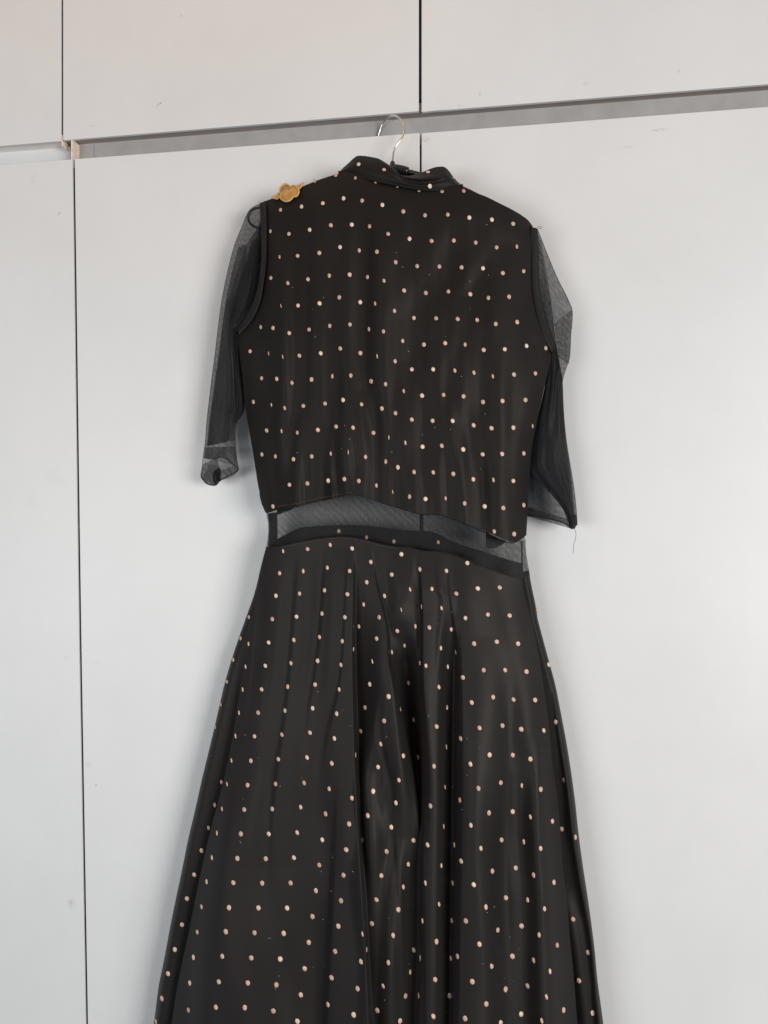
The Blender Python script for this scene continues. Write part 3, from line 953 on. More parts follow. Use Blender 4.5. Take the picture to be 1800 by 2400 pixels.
def layer(name, l_, r_, y_, amp, mat, parent, ns=30, nt=90, seed=1):
    G = ruled(l_, r_, ns, nt)
    u = np.linspace(0, 1, ns)[None, :]
    t = np.linspace(0, 1, nt)[:, None]
    Y = y_ - amp * np.sin(math.pi * u) + 0.0010 * np.sin(2 * math.pi * (2.3 * u + 1.4 * t) + seed) * np.sin(math.pi * u) + 0.0006 * np.sin(2 * math.pi * (3 * u - t) + 2 * seed)
    return link(name, grid_mesh(name, [at(G[..., 0], G[..., 1], Y)]), mat, parent)


layer("gathered_layer", R4([(470, 400), (415, 480), (360, 620), (312, 770), (276, 905), (285, 1010), (300, 1250), (316, 1500), (326, 1720)]),
      R4([(505, 330), (508, 500), (502, 680), (472, 850), (420, 985), (345, 1085), (345, 1200), (368, 1400), (385, 1560), (380, 1640), (335, 1715)]), -0.046, 0.006, M_SHEER_D, SLEEVE_L, seed=1)
layer("gathered_layer", R4([(480, 420), (430, 560), (360, 740), (300, 900), (296, 1050), (308, 1300), (320, 1500), (330, 1720)]),
      R4([(505, 330), (508, 500), (502, 680), (472, 850), (420, 985), (345, 1085), (345, 1200), (368, 1400), (385, 1560), (380, 1640), (335, 1715)]), -0.040, 0.004, M_SHEER_D, SLEEVE_L, seed=2)
layer("gathered_layer", R4([(345, 520), (300, 700), (262, 880), (240, 1050), (215, 1250), (190, 1420), (172, 1560), (150, 1720), (134, 1880)]),
      R4([(400, 500), (390, 700), (340, 900), (310, 1060), (300, 1250), (312, 1450), (318, 1600), (322, 1740), (318, 1840)]), -0.044, 0.004, M_SHEER_D, SLEEVE_L, seed=4)
layer("gathered_layer", R4([(262, 880), (236, 1050), (212, 1250), (186, 1420), (168, 1560), (146, 1720), (130, 1880)]),
      R4([(300, 900), (296, 1060), (298, 1250), (312, 1450), (318, 1600), (322, 1740), (270, 1850)]), -0.041, 0.004, M_SHEER_D, SLEEVE_L, seed=14)
layer("gathered_layer", R4([(440, 470), (400, 600), (350, 760), (300, 920), (300, 1000)]), R4([(508, 470), (502, 680), (472, 850), (420, 985), (345, 1080)]), -0.036, 0.003, M_SHEER_D, SLEEVE_L, seed=15)
layer("underarm_fold", R4([(300, 1060), (310, 1250), (318, 1450), (325, 1640), (330, 1725)]), R4([(350, 1085), (352, 1200), (372, 1400), (388, 1560), (384, 1640), (340, 1715)]), -0.036, 0.003, M_ALLOW, SLEEVE_L, 16, 60, 3)
layer("cuff_hem", R4([(122, 1888), (116, 1925), (110, 1960)]), R4([(327, 1880), (334, 1940), (345, 2020)]), -0.047, 0.012, M_SHEER, SLEEVE_L, 30, 12, 5)
layer("cuff_hem", R4([(122, 1888), (116, 1925), (112, 1962)]), R4([(260, 1885), (262, 1920), (262, 1956)]), -0.045, 0.010, M_SHEER, SLEEVE_L, 30, 12, 6)
layer("cuff_hem", RC([(150, 1330), (118, 1480), (104, 1600), (130, 1680), (260, 1780), (340, 1832)]), RC([(520, 1150), (540, 1330), (590, 1480), (600, 1600), (585, 1710), (480, 1825)]), -0.034, 0.010, M_SHEER_D, SLEEVE_L, 30, 40, 7)
layer("cuff_hem", RC([(300, 1330), (250, 1480), (180, 1600), (190, 1680), (290, 1760), (360, 1832)]), RC([(500, 1350), (540, 1400), (590, 1480), (600, 1600), (585, 1710), (480, 1825)]), -0.030, 0.006, M_SHEER, SLEEVE_L, 30, 40, 17)
layer("cuff_hem", RC([(420, 1500), (400, 1560), (390, 1640), (400, 1700), (420, 1780)]), RC([(560, 1400), (600, 1480), (600, 1600), (585, 1710), (480, 1825)]), -0.027, 0.003, M_ALLOW, SLEEVE_L, 20, 30, 18)
layer("cuff_hem", RC([(590, 1470), (700, 1450), (820, 1400), (910, 1335)]), RC([(590, 1710), (740, 1690), (930, 1590), (1030, 1440)]), -0.031, 0.003, M_SHEER, SLEEVE_L, 12, 40, 8)
hem = spline(R4([(108, 1958), (180, 1964), (241, 1955), (311, 2005), (347, 2033)]), 40)
hem2 = spline(R4([(90, 2088), (130, 2134), (190, 2145), (216, 2118), (280, 2082), (335, 2052), (347, 2033)]), 50)
link("cuff_edge", tube_mesh("cuff_edge", [(at(hem[:, 0], hem[:, 1], -0.040 - 0.012 * np.sin(np.linspace(0, math.pi, 40))), 0.0007),
                                          (at(hem2[:, 0], hem2[:, 1], -0.038 + 0.006 * np.sin(np.linspace(0, math.pi, 50))), 0.0011)], 6), M_BIND, SLEEVE_L)
oe = spline(LS_O2, 120)
ie = spline(LS_I[10:], 50)
link("sleeve_edge", tube_mesh("sleeve_edge", [(at(oe[:, 0], oe[:, 1], -0.039), 0.00036), (at(ie[:, 0], ie[:, 1], -0.039), 0.00036)], 6), M_BIND, SLEEVE_L)

# right sleeve
RS_O = R5([(884, 338), (905, 390), (940, 480), (1000, 622), (1058, 738), (1083, 800), (1085, 850), (1076, 950), (1068, 1080), (1045, 1150), (1028, 1215), (1035, 1400), (1050, 1550), (1070, 1680), (1090, 1800), (1105, 1920), (1113, 2035)])
RS_I = R5([(862, 332), (852, 450), (850, 600), (862, 760), (900, 880), (950, 1000), (955, 1080), (925, 1250), (890, 1400), (860, 1550), (835, 1700), (822, 1850), (818, 1985)])
RS_B = R5([(818, 1985), (900, 1996), (980, 2012), (1050, 2037), (1085, 2062), (1113, 2035)])
G = coons([RS_I[0], ((RS_I[0][0] + RS_O[0][0]) / 2, RS_I[0][1]), RS_O[0]], RS_B, RS_I, RS_O, 50, 150)
S1 = at(G[..., 0], G[..., 1], sleeve_Y(150, 50, -0.034, -0.036, 0.014, 3, 'R', 0.0016))
S2 = at(G[..., 0], G[..., 1], sleeve_Y(150, 50, -0.032, -0.036, -0.012, 4, 'R', 0.0016))
SLEEVE_R = link("sleeve", grid_mesh("sleeve", [S1, S2]), M_SHEER, DRESS)
SLEEVE_R['label'] = "sheer sleeve at the plain shoulder with a hanging thread"
layer("gathered_layer", R5([(868, 345), (858, 500), (860, 700), (890, 860), (960, 1010)]), R5([(892, 380), (915, 500), (940, 640), (970, 840), (990, 1000)]), -0.042, 0.002, M_SHEER_D, SLEEVE_R, 16, 60, 1)
for sd, yy in ((2, -0.043), (5, -0.038), (6, -0.030), (8, -0.034)):
    dx = (sd - 2) * 1.5
    layer("gathered_layer", R5([(955, 1030), (925, 1250), (880, 1450), (850, 1600), (840, 1715), (890, 1790), (960, 1862), (1030, 1950), (1070, 2050)]),
          R5([(990, 1005), (1010, 1100), (1028, 1210), (1038 - dx, 1400), (1052 - dx, 1560), (1068 - dx, 1680), (1084 - dx, 1800), (1096 - dx, 1920), (1104 - dx, 2040)]), yy, 0.006, M_SHEER_D, SLEEVE_R, seed=sd)
layer("gathered_layer", R5([(984, 885), (990, 960), (1000, 1072)]), R5([(1083, 805), (1076, 950), (1066, 1108)]), -0.041, 0.003, M_SHEER, SLEEVE_R, 20, 30, 8)
for sd, yy in ((7, -0.042), (9, -0.030)):
    layer("cuff_hem", R5([(824, 1935), (822, 1960), (818, 1988)]), R5([(1100, 2020), (1094, 2040), (1085, 2064)]), yy, 0.008, M_SHEER, SLEEVE_R, 40, 10, sd)
oe = spline(RS_O, 140)
ie = spline(RS_B, 50)
cr1 = spline(R5([(978, 892), (1020, 850), (1083, 805)]), 16)
cr2 = spline(R5([(1000, 1070), (1030, 1088), (1067, 1110)]), 12)
cr3 = spline(R5([(900, 400), (940, 620), (972, 850), (990, 1000), (1030, 1212)]), 60)
link("sleeve_edge", tube_mesh("sleeve_edge", [(at(oe[:, 0], oe[:, 1], -0.036), 0.0004)] + [(at(c[:, 0], c[:, 1], -0.045), 0.00035) for c in (cr1, cr2, cr3)], 6), M_BIND, SLEEVE_R)
link("cuff_edge", tube_mesh("cuff_edge", [(at(ie[:, 0], ie[:, 1], -0.036 - 0.006 * np.sin(np.linspace(0, math.pi, 50))), 0.0010)], 6), M_BIND, SLEEVE_R)
layer("cuff_corner", R5([(1068, 1985), (1066, 2030), (1070, 2062)]), R5([(1108, 1980), (1114, 2030), (1098, 2064)]), -0.041, 0.004, M_ALLOW, SLEEVE_R, 12, 16, 3)

# ------------------------------------------------------------------ armhole bindings
def binding(outer, inner, yo, label):
    G = ruled(outer, inner, 12, 110)
    u = np.linspace(0, 1, 12)[None, :]
    Y = yo(G[..., 0], G[..., 1]) - 0.0022 - 0.0016 * np.sin(math.pi * u) + 0.004 * (u < 0.01) + 0.0035 * (u > 0.99)
    o = link("armhole_binding", grid_mesh("armhole_binding", [at(G[..., 0], G[..., 1], Y)]), M_BIND, DRESS)
    o['label'] = label
    return o


def yb_off(d):
    return lambda x, y: Y_bod(x + d, y)


BL = binding(R4([(488, 222), (492, 262), (500, 420), (500, 600), (480, 770), (445, 900), (400, 985), (330, 1082)]),
             R4([(532, 205), (536, 262), (540, 420), (536, 600), (518, 770), (486, 920), (440, 1020), (352, 1122)]), yb_off(10), "binding around the armhole below the gold motif")
BR = binding(R5([(842, 322), (838, 420), (836, 560), (842, 700), (862, 803), (895, 910), (935, 996), (964, 1054)]),
             R5([(886, 335), (892, 430), (892, 560), (902, 700), (924, 800), (950, 890), (975, 965), (990, 1005)]), lambda x, y: np.full_like(x, -0.0475), "binding around the plain armhole")

# ------------------------------------------------------------------ stitching, threads, zip
def stitches(name, path, yfun, ln, gap, r, mat, parent, jit=0.4, seed=1):
    rs = np.random.RandomState(seed)
    c = spline(path, 400)
    W = at(c[:, 0], c[:, 1], yfun(c[:, 0], c[:, 1]))
    Ls = np.concatenate([[0], np.cumsum(np.linalg.norm(np.diff(W, axis=0), axis=1))])
    paths = []
    s = 0.0
    while s + ln < Ls[-1]:
        if rs.rand() > 0.06:
            q = np.array([s, s + ln * 0.5, s + ln * rs.uniform(0.85, 1.0)])
            P = np.stack([np.interp(q, Ls, W[:, k]) for k in range(3)], 1)
            P[1, 1] -= r * 0.8
            P[:, 2] += rs.uniform(-jit, jit) * 0.001
            paths.append((P, [r * 0.7, r, r * 0.7]))
        s += ln + gap
    o = link(name, tube_mesh(name, paths, 5), mat, parent)
    o['kind'] = 'stuff'
    return o


up = lambda pts, d: [(x, y - d) for x, y in pts]
stitches("stitching", up(BOD_B[1:7], 3), lambda x, y: Y_bod(x, y) - 0.0003, 0.0017, 0.0011, 0.00042, M_STITCH, BODICE, seed=1)
stitches("stitching", up(BOD_B[6:-1], 4), lambda x, y: Y_bod(x, y) - 0.0003, 0.0017, 0.0013, 0.00026, M_STITCH_D, BODICE, seed=2)
stitches("stitching", up(WTOP[1:9], -3), lambda x, y: Y_sk(x, y) - 0.0003, 0.0017, 0.0011, 0.00042, M_STITCH, SKIRT, seed=3)
stitches("stitching", up(WTOP[8:], -3), lambda x, y: Y_sk(x, y) - 0.0003, 0.0017, 0.0013, 0.00026, M_STITCH_D, SKIRT, seed=4)
stitches("stitching", up(COL_S[1:-1], 4), lambda x, y: Y_col(x, y) - 0.0003, 0.0016, 0.0012, 0.00024, M_STITCH_D, COLLAR, seed=5)
stitches("stitching", R4([(512, 240), (516, 420), (514, 600), (498, 770), (466, 905), (420, 1000), (345, 1098)]), lambda x, y: Y_bod(x + 10, y) - 0.0042, 0.0016, 0.0012, 0.00022, M_STITCH_D, BL, 0.1, 6)
stitches("stitching", R5([(878, 350), (884, 430), (884, 560), (894, 700), (915, 800), (942, 895), (980, 1000)]), lambda x, y: np.full_like(x, -0.0512), 0.0016, 0.0012, 0.00022, M_STITCH_D, BR, 0.1, 7)
# raw rolled edge along the skirt seam
we = spline(WTOP, 200)
link("seam_roll", tube_mesh("seam_roll", [(at(we[:, 0], we[:, 1], Y_sk(we[:, 0], we[:, 1]) - 0.0002), 0.0009 + 0.0003 * np.sin(np.arange(200) * 0.7))], 6), M_SKIRT, SKIRT)
be = spline(BOD_B, 200)
link("hem_roll", tube_mesh("hem_roll", [(at(be[:, 0], be[:, 1], Y_bod(be[:, 0], be[:, 1]) + 0.0006), 0.0009)], 6), M_CREPE, BODICE)

th = R5([(1090, 2052), (1099, 2070), (1106, 2092), (1103, 2120), (1094, 2150), (1091, 2180), (1089, 2204)])
link("loose_thread", tube_mesh("loose_thread", [(hpath(th, 40, -0.042), 0.00030)], 6), M_THREAD, SLEEVE_R)
th = R5([(862, 330), (880, 330), (895, 322), (907, 325), (905, 332), (892, 334)])
link("loose_thread", tube_mesh("loose_thread", [(hpath(th, 30, -0.052), 0.00028)], 6), M_THREAD, BR)
th = R4([(492, 226), (486, 212), (484, 203)])
link("loose_thread", tube_mesh("loose_thread", [(hpath(th, 10, -0.050), 0.00028)], 6), M_THREAD, BL)
# side zip
zt = spline(RZ([(118, -60), (132, 60), (165, 190), (205, 290), (248, 385), (285, 430)]), 60)
link("zip_tape", tube_mesh("zip_tape", [(at(zt[:, 0], zt[:, 1], -0.047), 0.0022)], 8), M_BIND, DRESS)
zr = [(262 + 24 * math.cos(a), 360 + 26 * math.sin(a)) for a in np.linspace(0, 2 * math.pi, 25)]
zr = np.array(RZ(zr))
pl = RZ([(258, 400), (256, 470), (258, 540), (266, 592), (276, 540), (278, 470), (274, 400)])
zp = link("zip_pull", prism_mesh("zip_pull", [xz(x, y, -0.051) for x, y in pl], -0.0520, -0.0508, 0.0002), M_ZIP, DRESS)
link("pull_ring", tube_mesh("pull_ring", [(at(zr[:, 0], zr[:, 1], -0.0515), 0.0006)], 8, caps=False), M_ZIP, zp)

# ------------------------------------------------------------------ gold embroidered motif
def Y_motif(px, py):
    crease = np.interp(px, [600 + 440 / 8.295, 600 + 850 / 8.295], [400 + 440 / 8.295, 400 + 335 / 8.295])
    top = np.interp(px, bTx, bTy)
    yb = Y_bod(px, np.maximum(py, top + 3)) - 0.0035
    return yb + 0.012 * np.clip((crease + 3 - py) / 18.0, 0, 1.0) ** 1.3


def pad_shape(name, pts, mat, parent, dY=0.0, n=64):
    c = spline(RM(pts), n, closed=True)
    cen = c.mean(0)
    V, Fc = [], []
    rings = [(1.0, 0.0012), (1.0, 0.0), (0.93, -0.0009), (0.75, -0.0016), (0.45, -0.0019), (0.15, -0.0020)]
    for s, d in rings:
        q = cen + (c - cen) * s
        W = at(q[:, 0], q[:, 1], Y_motif(q[:, 0], q[:, 1]) + d + dY)
        V.extend(map(tuple, W))
    V.append(tuple(at(cen[0], cen[1], Y_motif(cen[0], cen[1]) - 0.002 + dY)))
    for k in range(len(rings) - 1):
        for i in range(n):
            j = (i + 1) % n
            Fc.append((k * n + i, k * n + j, (k + 1) * n + j, (k + 1) * n + i))
    for i in range(n):
        Fc.append(((len(rings) - 1) * n + i, (len(rings) - 1) * n + (i + 1) % n, len(rings) * n))
    me = bpy.data.meshes.new(name)
    me.from_pydata(V, [], Fc)
    me.update()
    o = link(name, me, mat, parent)
    return o, c


FLOWER = [(458, 392), (470, 330), (518, 276), (572, 255), (628, 274), (664, 306), (704, 284), (762, 295), (806, 330), (832, 374), (832, 424), (818, 466), (778, 502), (732, 502),
          (702, 542), (650, 582), (580, 598), (520, 576), (478, 538), (470, 498), (482, 462), (464, 430)]
MOTIF, fl = pad_shape("gold_motif", FLOWER, M_GOLD, DRESS, -0.002, 110)
MOTIF['label'] = "gold embroidered flower patch on the shoulder"
t1, tl = pad_shape("motif_leaf", [(300, 518), (380, 482), (450, 432), (488, 460), (480, 500), (448, 525), (410, 548), (350, 534)], M_GOLD, MOTIF)
t2, tr = pad_shape("motif_leaf", [(785, 312), (868, 262), (928, 236), (918, 262), (880, 305), (842, 350), (810, 345)], M_GOLD, MOTIF)
paths = []
for c, dY in ((fl, -0.003), (tl, -0.001), (tr, -0.001)):
    cc = np.vstack([c, c[:1]])
    paths.append((at(cc[:, 0], cc[:, 1], Y_motif(cc[:, 0], cc[:, 1]) + dY), 0.00105 + 0.00016 * np.sin(np.arange(len(cc)) * 2.1)))
pe = spline(RM([(486, 470), (520, 420), (600, 400), (655, 390), (668, 340), (664, 306)]), 40)
paths.append((at(pe[:, 0], pe[:, 1], Y_motif(pe[:, 0], pe[:, 1]) - 0.0042), 0.0005))
link("edging_cord", tube_mesh("edging_cord", paths, 6, caps=False), M_GOLDRIM, MOTIF)

# satin stitches lying over the patch
rg = np.random.RandomState(5)
paths = []
for cc, n, lo in ((fl, 64, 0.12), (tl, 20, 0.2), (tr, 14, 0.2)):
    cen = cc.mean(0) + np.array([0.0, 2.5 if cc is fl else 0.0])
    for k in range(n):
        e = cc[int(k * len(cc) / n)]
        a0, a1 = lo + rg.uniform(0, 0.25), rg.uniform(0.78, 0.92)
        q = np.stack([cen + (e - cen) * v for v in np.linspace(a0, a1, 5)])
        paths.append((at(q[:, 0], q[:, 1], Y_motif(q[:, 0], q[:, 1]) - (0.0040 if cc is fl else 0.0019)), [0.00022, 0.00042, 0.0005, 0.00042, 0.00022]))
o = link("satin_stitch", tube_mesh("satin_stitch", paths, 5), M_GOLD, MOTIF)
o['kind'] = 'stuff'

# ------------------------------------------------------------------ woven rose gold dots
dots_b = R4([(1010, 33), (867, 72, .6), (634, 268), (777, 246), (922, 223), (1063, 190), (1190, 205), (1328, 235),
    (565, 414, .75), (691, 432), (833, 404), (977, 373), (1119, 369), (1241, 381, .9), (627, 589, .6), (750, 582), (898, 562), (1039, 522), (1170, 545, .8), (1291, 554),
    (568, 733), (683, 768, .85), (821, 742), (966, 717, .85), (1105, 710), (1227, 726, .9), (1339, 752, .8), (637, 923, .25), (753, 921), (900, 906), (1034, 865), (1177, 898), (1279, 907, .65),
    (499, 1068, .75), (583, 1074), (692, 1109), (828, 1084), (969, 1059, .9), (1107, 1050, .9), (1237, 1082, .65), (1335, 1097, .8),
    (426, 1233), (553, 1248, .3), (649, 1270, .3), (762, 1263, .95), (908, 1246), (1041, 1214), (1178, 1245), (1293, 1267, .4), (505, 1417, .9), (608, 1421, .95), (711, 1448, .85),
    (845, 1425), (987, 1403, .65), (1113, 1398, .85), (1252, 1437), (449, 1578), (572, 1598, .4), (662, 1620, .65), (789, 1605), (937, 1589), (1060, 1565), (1186, 1594, .9), (1325, 1623, .9),
    (539, 1773, .9), (641, 1777, .45), (748, 1788, .75), (888, 1769), (1012, 1746, .95), (1128, 1753, .9), (1267, 1789), (507, 1936, .9), (599, 1949, .85), (722, 1969), (846, 1950),
    (976, 1931, .55), (1095, 1921, .3), (1213, 1953, .8), (695, 2143), (817, 2134), (959, 2115), (1069, 2104), (1167, 2117, .95), (1287, 2148, .7)])
dots_b += R5([(459, 118, .9), (111, 236), (236, 258), (367, 254), (491, 271), (621, 283), (743, 307), (24, 365), (147, 393), (274, 406), (402, 403), (528, 415, .9), (648, 443), (765, 438, .7),
    (67, 528), (191, 551), (319, 553), (447, 558), (570, 563), (684, 591), (804, 580), (7, 637, .7), (116, 691), (241, 705), (371, 697), (497, 712), (601, 733, .9), (720, 727),
    (60, 808, .85), (172, 849), (300, 851), (424, 855), (536, 861, .9), (643, 883), (766, 873), (6, 928, .8), (108, 981, .85), (230, 1002), (352, 994, .95), (467, 1002, .75), (574, 1033), (695, 1029),
    (820, 1010), (931, 1023, .9), (64, 1098, .85), (160, 1145), (283, 1145), (408, 1152, .75), (518, 1164, .75), (627, 1185, .6), (748, 1175), (871, 1168, .95), (9, 1230, .8), (114, 1270, .6),
    (219, 1296), (343, 1292, .9), (458, 1300), (570, 1333), (682, 1327), (814, 1321), (66, 1397, .9), (160, 1434, .9), (280, 1441), (395, 1442), (516, 1467, .9), (619, 1484), (744, 1481),
    (855, 1471, .5), (28, 1537, .35), (123, 1568, .55), (222, 1590), (333, 1585, .9), (455, 1606), (568, 1634, .9), (680, 1632), (804, 1629), (10, 1676, .7), (80, 1709, .9), (173, 1736, .85),
    (284, 1738, .85), (399, 1747), (514, 1778, .9), (630, 1782, .6), (744, 1787), (50, 1850, .3), (147, 1878, .8), (239, 1891), (355, 1888, .55), (464, 1917, .9), (580, 1934), (687, 1943), (804, 1927),
    (635, 2078, .8), (749, 2093)])
dots_b += R6([(180, 195, .9)])
dots_c = R3([(295, 710), (586, 772), (1088, 800), (1110, 958)])
dots_cb = R3([(258, 866, .8), (490, 912, .8), (740, 962, .8), (815, 962, .9), (988, 1008), (1250, 1022)])
dots_s = R6([(480, 397, .75), (361, 419), (233, 430, .65), (595, 416, .95), (854, 446), (693, 487, .85), (1200, 492), (951, 525, .8), (1090, 533, .85), (465, 517, .8), (338, 535, .7),
    (214, 546, .95), (582, 534, .9), (803, 553), (672, 593, .9), (899, 631, .5), (1014, 628, .8), (1142, 653, .9), (1255, 626), (1370, 621), (450, 636, .9), (319, 653, .9), (195, 664, .9),
    (570, 656), (765, 665, .8), (656, 710, .7), (853, 738, .25), (961, 722, .2), (1065, 729, .55), (1190, 781, .9), (1308, 763), (1422, 768), (437, 758, .9), (303, 774), (176, 787), (557, 777),
    (737, 777, .85), (630, 826, .85), (832, 849, .95), (927, 825, .6), (1000, 831, .9), (1116, 841, .85)])
dots_s += R7([(537, 241, .5), (522, 359, .45), (507, 478, .45), (488, 598, .45), (470, 719, .45), (449, 845, .45), (426, 968, .45), (400, 1096, .5), (374, 1222, .55), (348, 1349, .7),
    (320, 1474, .75), (294, 1604, .8), (272, 1735, .9), (252, 1866), (233, 1999), (226, 2139),
    (660, 112, .85), (641, 234, .9), (624, 355, .9), (605, 477, .9), (587, 598), (568, 720), (549, 847), (532, 973), (515, 1100), (497, 1226), (479, 1353), (458, 1479), (436, 1608), (419, 1733), (401, 1860), (383, 1992), (368, 2124),
    (786, 101, .85), (772, 221, .85), (757, 341, .8), (740, 463, .8), (726, 587, .85), (710, 712, .85), (692, 839), (677, 967), (660, 1097), (642, 1226, .95), (626, 1354), (608, 1481), (588, 1609), (568, 1738), (551, 1868), (533, 1998), (518, 2126),
    (917, 85, .85), (905, 206, .85), (895, 329), (882, 452), (869, 575, .9), (855, 701, .85), (840, 830, .85), (825, 962, .85), (807, 1087, .8), (789, 1219, .8), (772, 1349, .9), (755, 1480, .9), (737, 1610), (719, 1741), (701, 1874), (681, 2008), (665, 2143),
    (1037, 102, .9), (1023, 227, .9), (1016, 350, .75), (1007, 477, .7), (994, 603, .8), (982, 731, .8), (968, 860, .9), (955, 992, .8), (936, 1122, .85), (919, 1256, .9), (903, 1387, .9), (886, 1520, .9), (868, 1654), (849, 1788), (828, 1924), (808, 2060), (790, 2197),
    (1107, 152, .85), (1079, 268, .85), (1132, 37, .6), (1213, 102, .85), (1201, 214, .9), (1279, 284, .55), (1179, 332, .4), (1166, 450, .85), (1263, 514), (1141, 571), (1240, 640), (1118, 694, .8),
    (1222, 760, .6), (1090, 817, .8), (1208, 879, .9), (1073, 1040, .85), (1058, 1174, .95), (1043, 1308), (1029, 1440), (1016, 1572), (1002, 1704), (986, 1835), (967, 1971), (949, 2110),
    (1183, 1005, .9), (1155, 1131, .9), (1128, 1257), (1301, 1065, .8), (1277, 1191, .9), (1251, 1317, .85), (1224, 1442, .95), (1199, 1567, .8), (1175, 1690, .95), (1128, 1745, .45), (1147, 1826, .7),
    (1120, 1888), (1102, 2028), (1082, 2163), (1286, 1752, .75), (1262, 1893, .85), (1235, 2014, .75), (1203, 2140)])
dots_s += R8([(202, 174, .85), (157, 514), (232, 821, .9), (210, 947, .85), (195, 1066, .85), (285, 1259, .9), (258, 1383, .8), (232, 1501, .7), (207, 1618, .9), (288, 1828, .85), (268, 1942, .55), (243, 2066, .95),
    (214, 2195), (239, 250, .6), (221, 60, .3), (295, 150, .55), (367, 156, .9), (320, 340, .6), (350, 354, .75), (260, 444, .75), (216, 580, .85), (286, 635, .7), (310, 828, .6),
    (432, 55, .6), (481, 165, .75), (427, 263, .65), (507, 285, .25), (463, 360, .6), (417, 465, .75), (459, 571, .5), (405, 669, .9), (455, 775, .35), (392, 875, .85), (448, 983, .4), (374, 1081, .9),
    (441, 1187, .35), (359, 1283, .9), (499, 1283, .8), (429, 1390, .6), (348, 1480, .6), (490, 1481, .7), (417, 1590, .6), (333, 1676, .7), (404, 1784, .85), (485, 1675, .6), (322, 1870, .55), (397, 1980, .85),
    (480, 1870, .6), (314, 2064, .55), (472, 2064, .9), (388, 2172, .85), (555, 107, .95), (671, 89), (784, 94), (600, 240, .95), (717, 230), (827, 240), (542, 415, .95), (649, 377), (760, 377, .85), (871, 385),
    (587, 545, .85), (698, 517), (804, 530, .9), (915, 532), (628, 677, .95), (746, 665), (844, 683), (960, 690, .85), (531, 732, .9), (679, 816), (800, 817), (891, 838), (581, 864, .85), (737, 960), (847, 975, .55),
    (944, 995), (622, 990, .85), (527, 1051, .8), (676, 1117, .95), (799, 1110), (892, 1138, .65), (1004, 1160, .95), (583, 1181, .8), (741, 1257), (858, 1267, .6), (944, 1301, .8), (634, 1300, .75), (533, 1367, .9),
    (693, 1419, .95), (815, 1402), (909, 1439, .7), (1012, 1477), (598, 1489, .9), (764, 1557), (878, 1568, .75), (964, 1614, .75), (660, 1605, .85), (557, 1677), (721, 1724), (845, 1703), (937, 1749, .7), (1029, 1803, .9),
    (627, 1797, .95), (515, 1861, .95), (798, 1860), (909, 1881, .75), (992, 1938, .6), (689, 1912, .8), (590, 1991), (762, 2031), (877, 2013, .85), (974, 2070, .55), (1062, 2139, .95), (662, 2107), (843, 2159), (951, 2195, .6), (553, 2182), (736, 2205)])
dots_u = R7([(540, 103, .8), (497, 213, .8), (458, 324, .75), (425, 438, .8), (394, 555, .45), (366, 672, .35), (430, 834, .7), (396, 957, .7), (362, 1076, .7), (330, 1194, .75), (294, 1312, .9), (256, 1437, .9), (218, 1561),
    (192, 1696), (155, 1825), (120, 1950), (88, 2079), (58, 2200, .8)])
dots_u += R8([(925, 65, .6), (984, 349, .85), (1023, 646), (1066, 947, .95), (1054, 1200, .9), (1124, 1243, .7), (1112, 1668, .95), (1190, 1840, .8), (1143, 1986, .95), (1213, 2154, .95)])
dots_u += R6([(60, 778, .8), (1560, 738, .6)])
dots_f = R6([(525, 324, .9), (670, 358, .9), (814, 379, .9), (1047, 383, .8)])


def disc_mesh(seed):
    rs = np.random.RandomState(seed)
    n = 16
    V, Fc = [], []
    rim = 1 + rs.uniform(-0.07, 0.07, n)
    for k, (s, h) in enumerate([(1.0, -0.10), (0.97, 0.06), (0.55, 0.12)]):
        for i in range(n):
            a = 2 * math.pi * i / n
            V.append((s * rim[i] * math.cos(a), s * rim[i] * math.sin(a), h))
    V.append((0, 0, 0.13))
    for k in range(2):
        for i in range(n):
            j = (i + 1) % n
            Fc.append((k * n + i, k * n + j, (k + 1) * n + j, (k + 1) * n + i))
    for i in range(n):
        Fc.append((2 * n + i, 2 * n + (i + 1) % n, 3 * n))
    me = bpy.data.meshes.new("dot")
    me.from_pydata(V, [], Fc)
    me.materials.append(M_DOT)
    me.polygons.foreach_set("use_smooth", [True] * len(me.polygons))
    me.update()
    return me


DISCS = [disc_mesh(s) for s in range(7)]
rs = np.random.RandomState(11)
items = []
seen = []


def add_dots(lst, yf, parent, r_top, r_bot, y_top, y_bot, tilt=0.0):
    for p in lst:
        x, y = p[0], p[1]
        sq = p[2] if len(p) > 2 else 1.0
        if any((x - a) ** 2 + (y - b) ** 2 < 120 for a, b in seen):
            continue
        seen.append((x, y))
        e = 2.5
        P = at(x, y, yf(x, y))
        tx = at(x + e, y, yf(x + e, y)) - at(x - e, y, yf(x - e, y))
        ty = at(x, y - e, yf(x, y - e)) - at(x, y + e, yf(x, y + e))
        # keep the disc mostly facing out where the cloth turns sharply
        tx[1] *= 0.55
        nrm = np.cross(tx, ty)
        nrm /= np.linalg.norm(nrm)
        ty = ty - nrm * ty.dot(nrm)
        ty /= np.linalg.norm(ty)
        txx = np.cross(ty, nrm)
        r = r_top + (r_bot - r_top) * np.clip((y - y_top) / (y_bot - y_top), 0, 1)
        r *= rs.uniform(0.96, 1.04)
        Mx = Matrix(((txx[0], ty[0], nrm[0], P[0] + nrm[0] * 0.0007), (txx[1], ty[1], nrm[1], P[1] + nrm[1] * 0.0007), (txx[2], ty[2], nrm[2], P[2] + nrm[2] * 0.0007), (0, 0, 0, 1)))
        Mx = Mx @ Matrix.Rotation(tilt + rs.uniform(-0.12, 0.12), 4, 'Z') @ Matrix.Diagonal((r * sq * 0.92, r * 1.07, r, 1)) @ Matrix.Rotation(rs.uniform(0, 0.4), 4, 'Z')
        items.append((r * r * sq, Mx, parent))


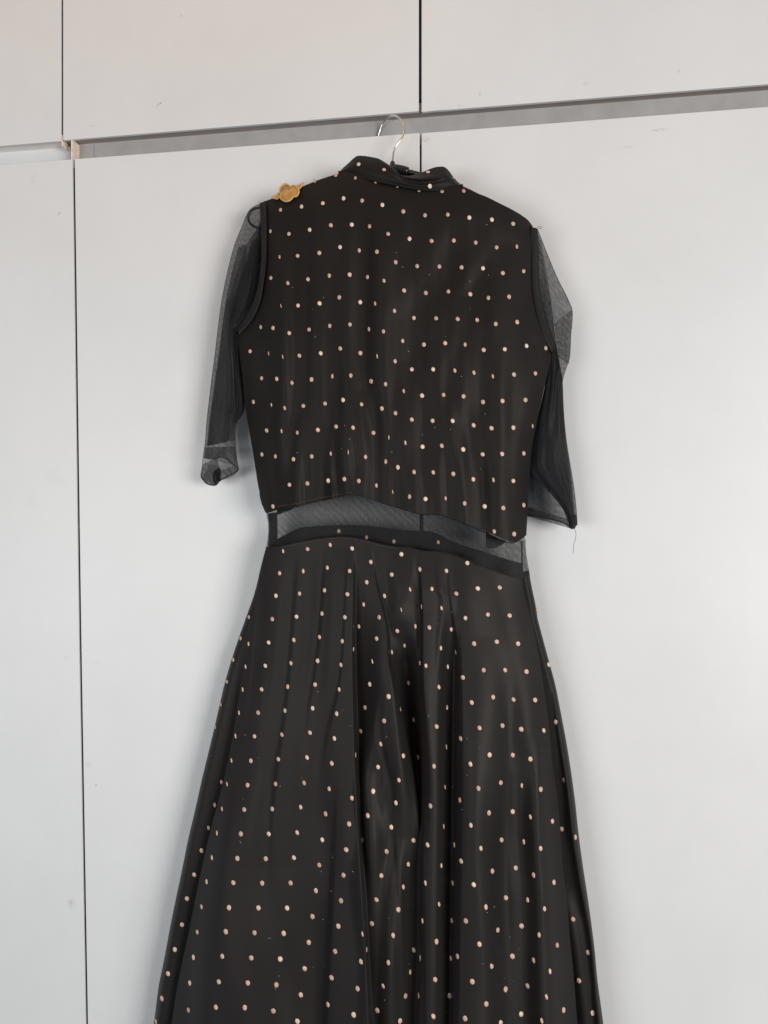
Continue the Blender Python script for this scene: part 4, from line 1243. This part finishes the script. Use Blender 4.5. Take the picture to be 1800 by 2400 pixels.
add_dots(dots_b, Y_bod, BODICE, 0.0029, 0.0031, 450, 1250, 0.15)
add_dots(dots_cb, lambda x, y: Y_bod(x, y + 2), BODICE, 0.0026, 0.0026, 0, 1)
add_dots(dots_c, Y_col, COLLAR, 0.0030, 0.0030, 0, 1)
add_dots(dots_s, Y_sk, SKIRT, 0.0030, 0.0034, 1280, 2400, 0.18)
add_dots(dots_u, Y_under, UNDER, 0.0031, 0.0036, 1400, 2400, 0.18)
add_dots(dots_f, lambda x, y: Y_waist(x, y, 0.0055), WAIST, 0.0029, 0.0029, 0, 1)
items.sort(key=lambda q: -q[0])
rest = {}
for k, (sz, Mx, par) in enumerate(items):
    if k < 300:
        o = bpy.data.objects.new("dot", DISCS[k % 7])
        COL.objects.link(o)
        o.parent = par
        o.matrix_local = Mx
    else:
        rest.setdefault(par.name, (par, []))[1].append((Mx, DISCS[k % 7]))
for nm, (par, lst) in rest.items():
    V, Fc = [], []
    for Mx, me in lst:
        b = len(V)
        V.extend(tuple(Mx @ v.co) for v in me.vertices)
        Fc.extend(tuple(b + i for i in p.vertices) for p in me.polygons)
    me = bpy.data.meshes.new("small_dots")
    me.from_pydata(V, [], Fc)
    me.update()
    o = link("small_dots", me, M_DOT, par)
    o['kind'] = 'stuff'

# ------------------------------------------------------------------ lint caught on the black cloth
rl = np.random.RandomState(21)
for par, yf, x0, x1, y0, y1, n in ((BODICE, Y_bod, 660, 1180, 480, 1150, 26), (SKIRT, Y_sk, 560, 1220, 1400, 2380, 46)):
    paths = []
    for k in range(n):
        x, y = rl.uniform(x0, x1), rl.uniform(y0, y1)
        L_, R_ = (np.interp(y, bLy, bLx), np.interp(y, bRy, bRx)) if par is BODICE else (np.interp(y, sLy, sLx), np.interp(y, sRy, sRx))
        if not (L_ + 20 < x < R_ - 20):
            continue
        P = at(x, y, yf(x, y) - 0.0007)
        d = rl.normal(0, 1, 3) * 0.0007 * np.array([1, 0.2, 1])
        paths.append((np.stack([P - d, P + np.array([0.0002, -0.0002, 0.0001]), P + d]), 0.00013))
    o = link("lint", tube_mesh("lint", paths, 4), M_TAG, par)
    o['kind'] = 'stuff'
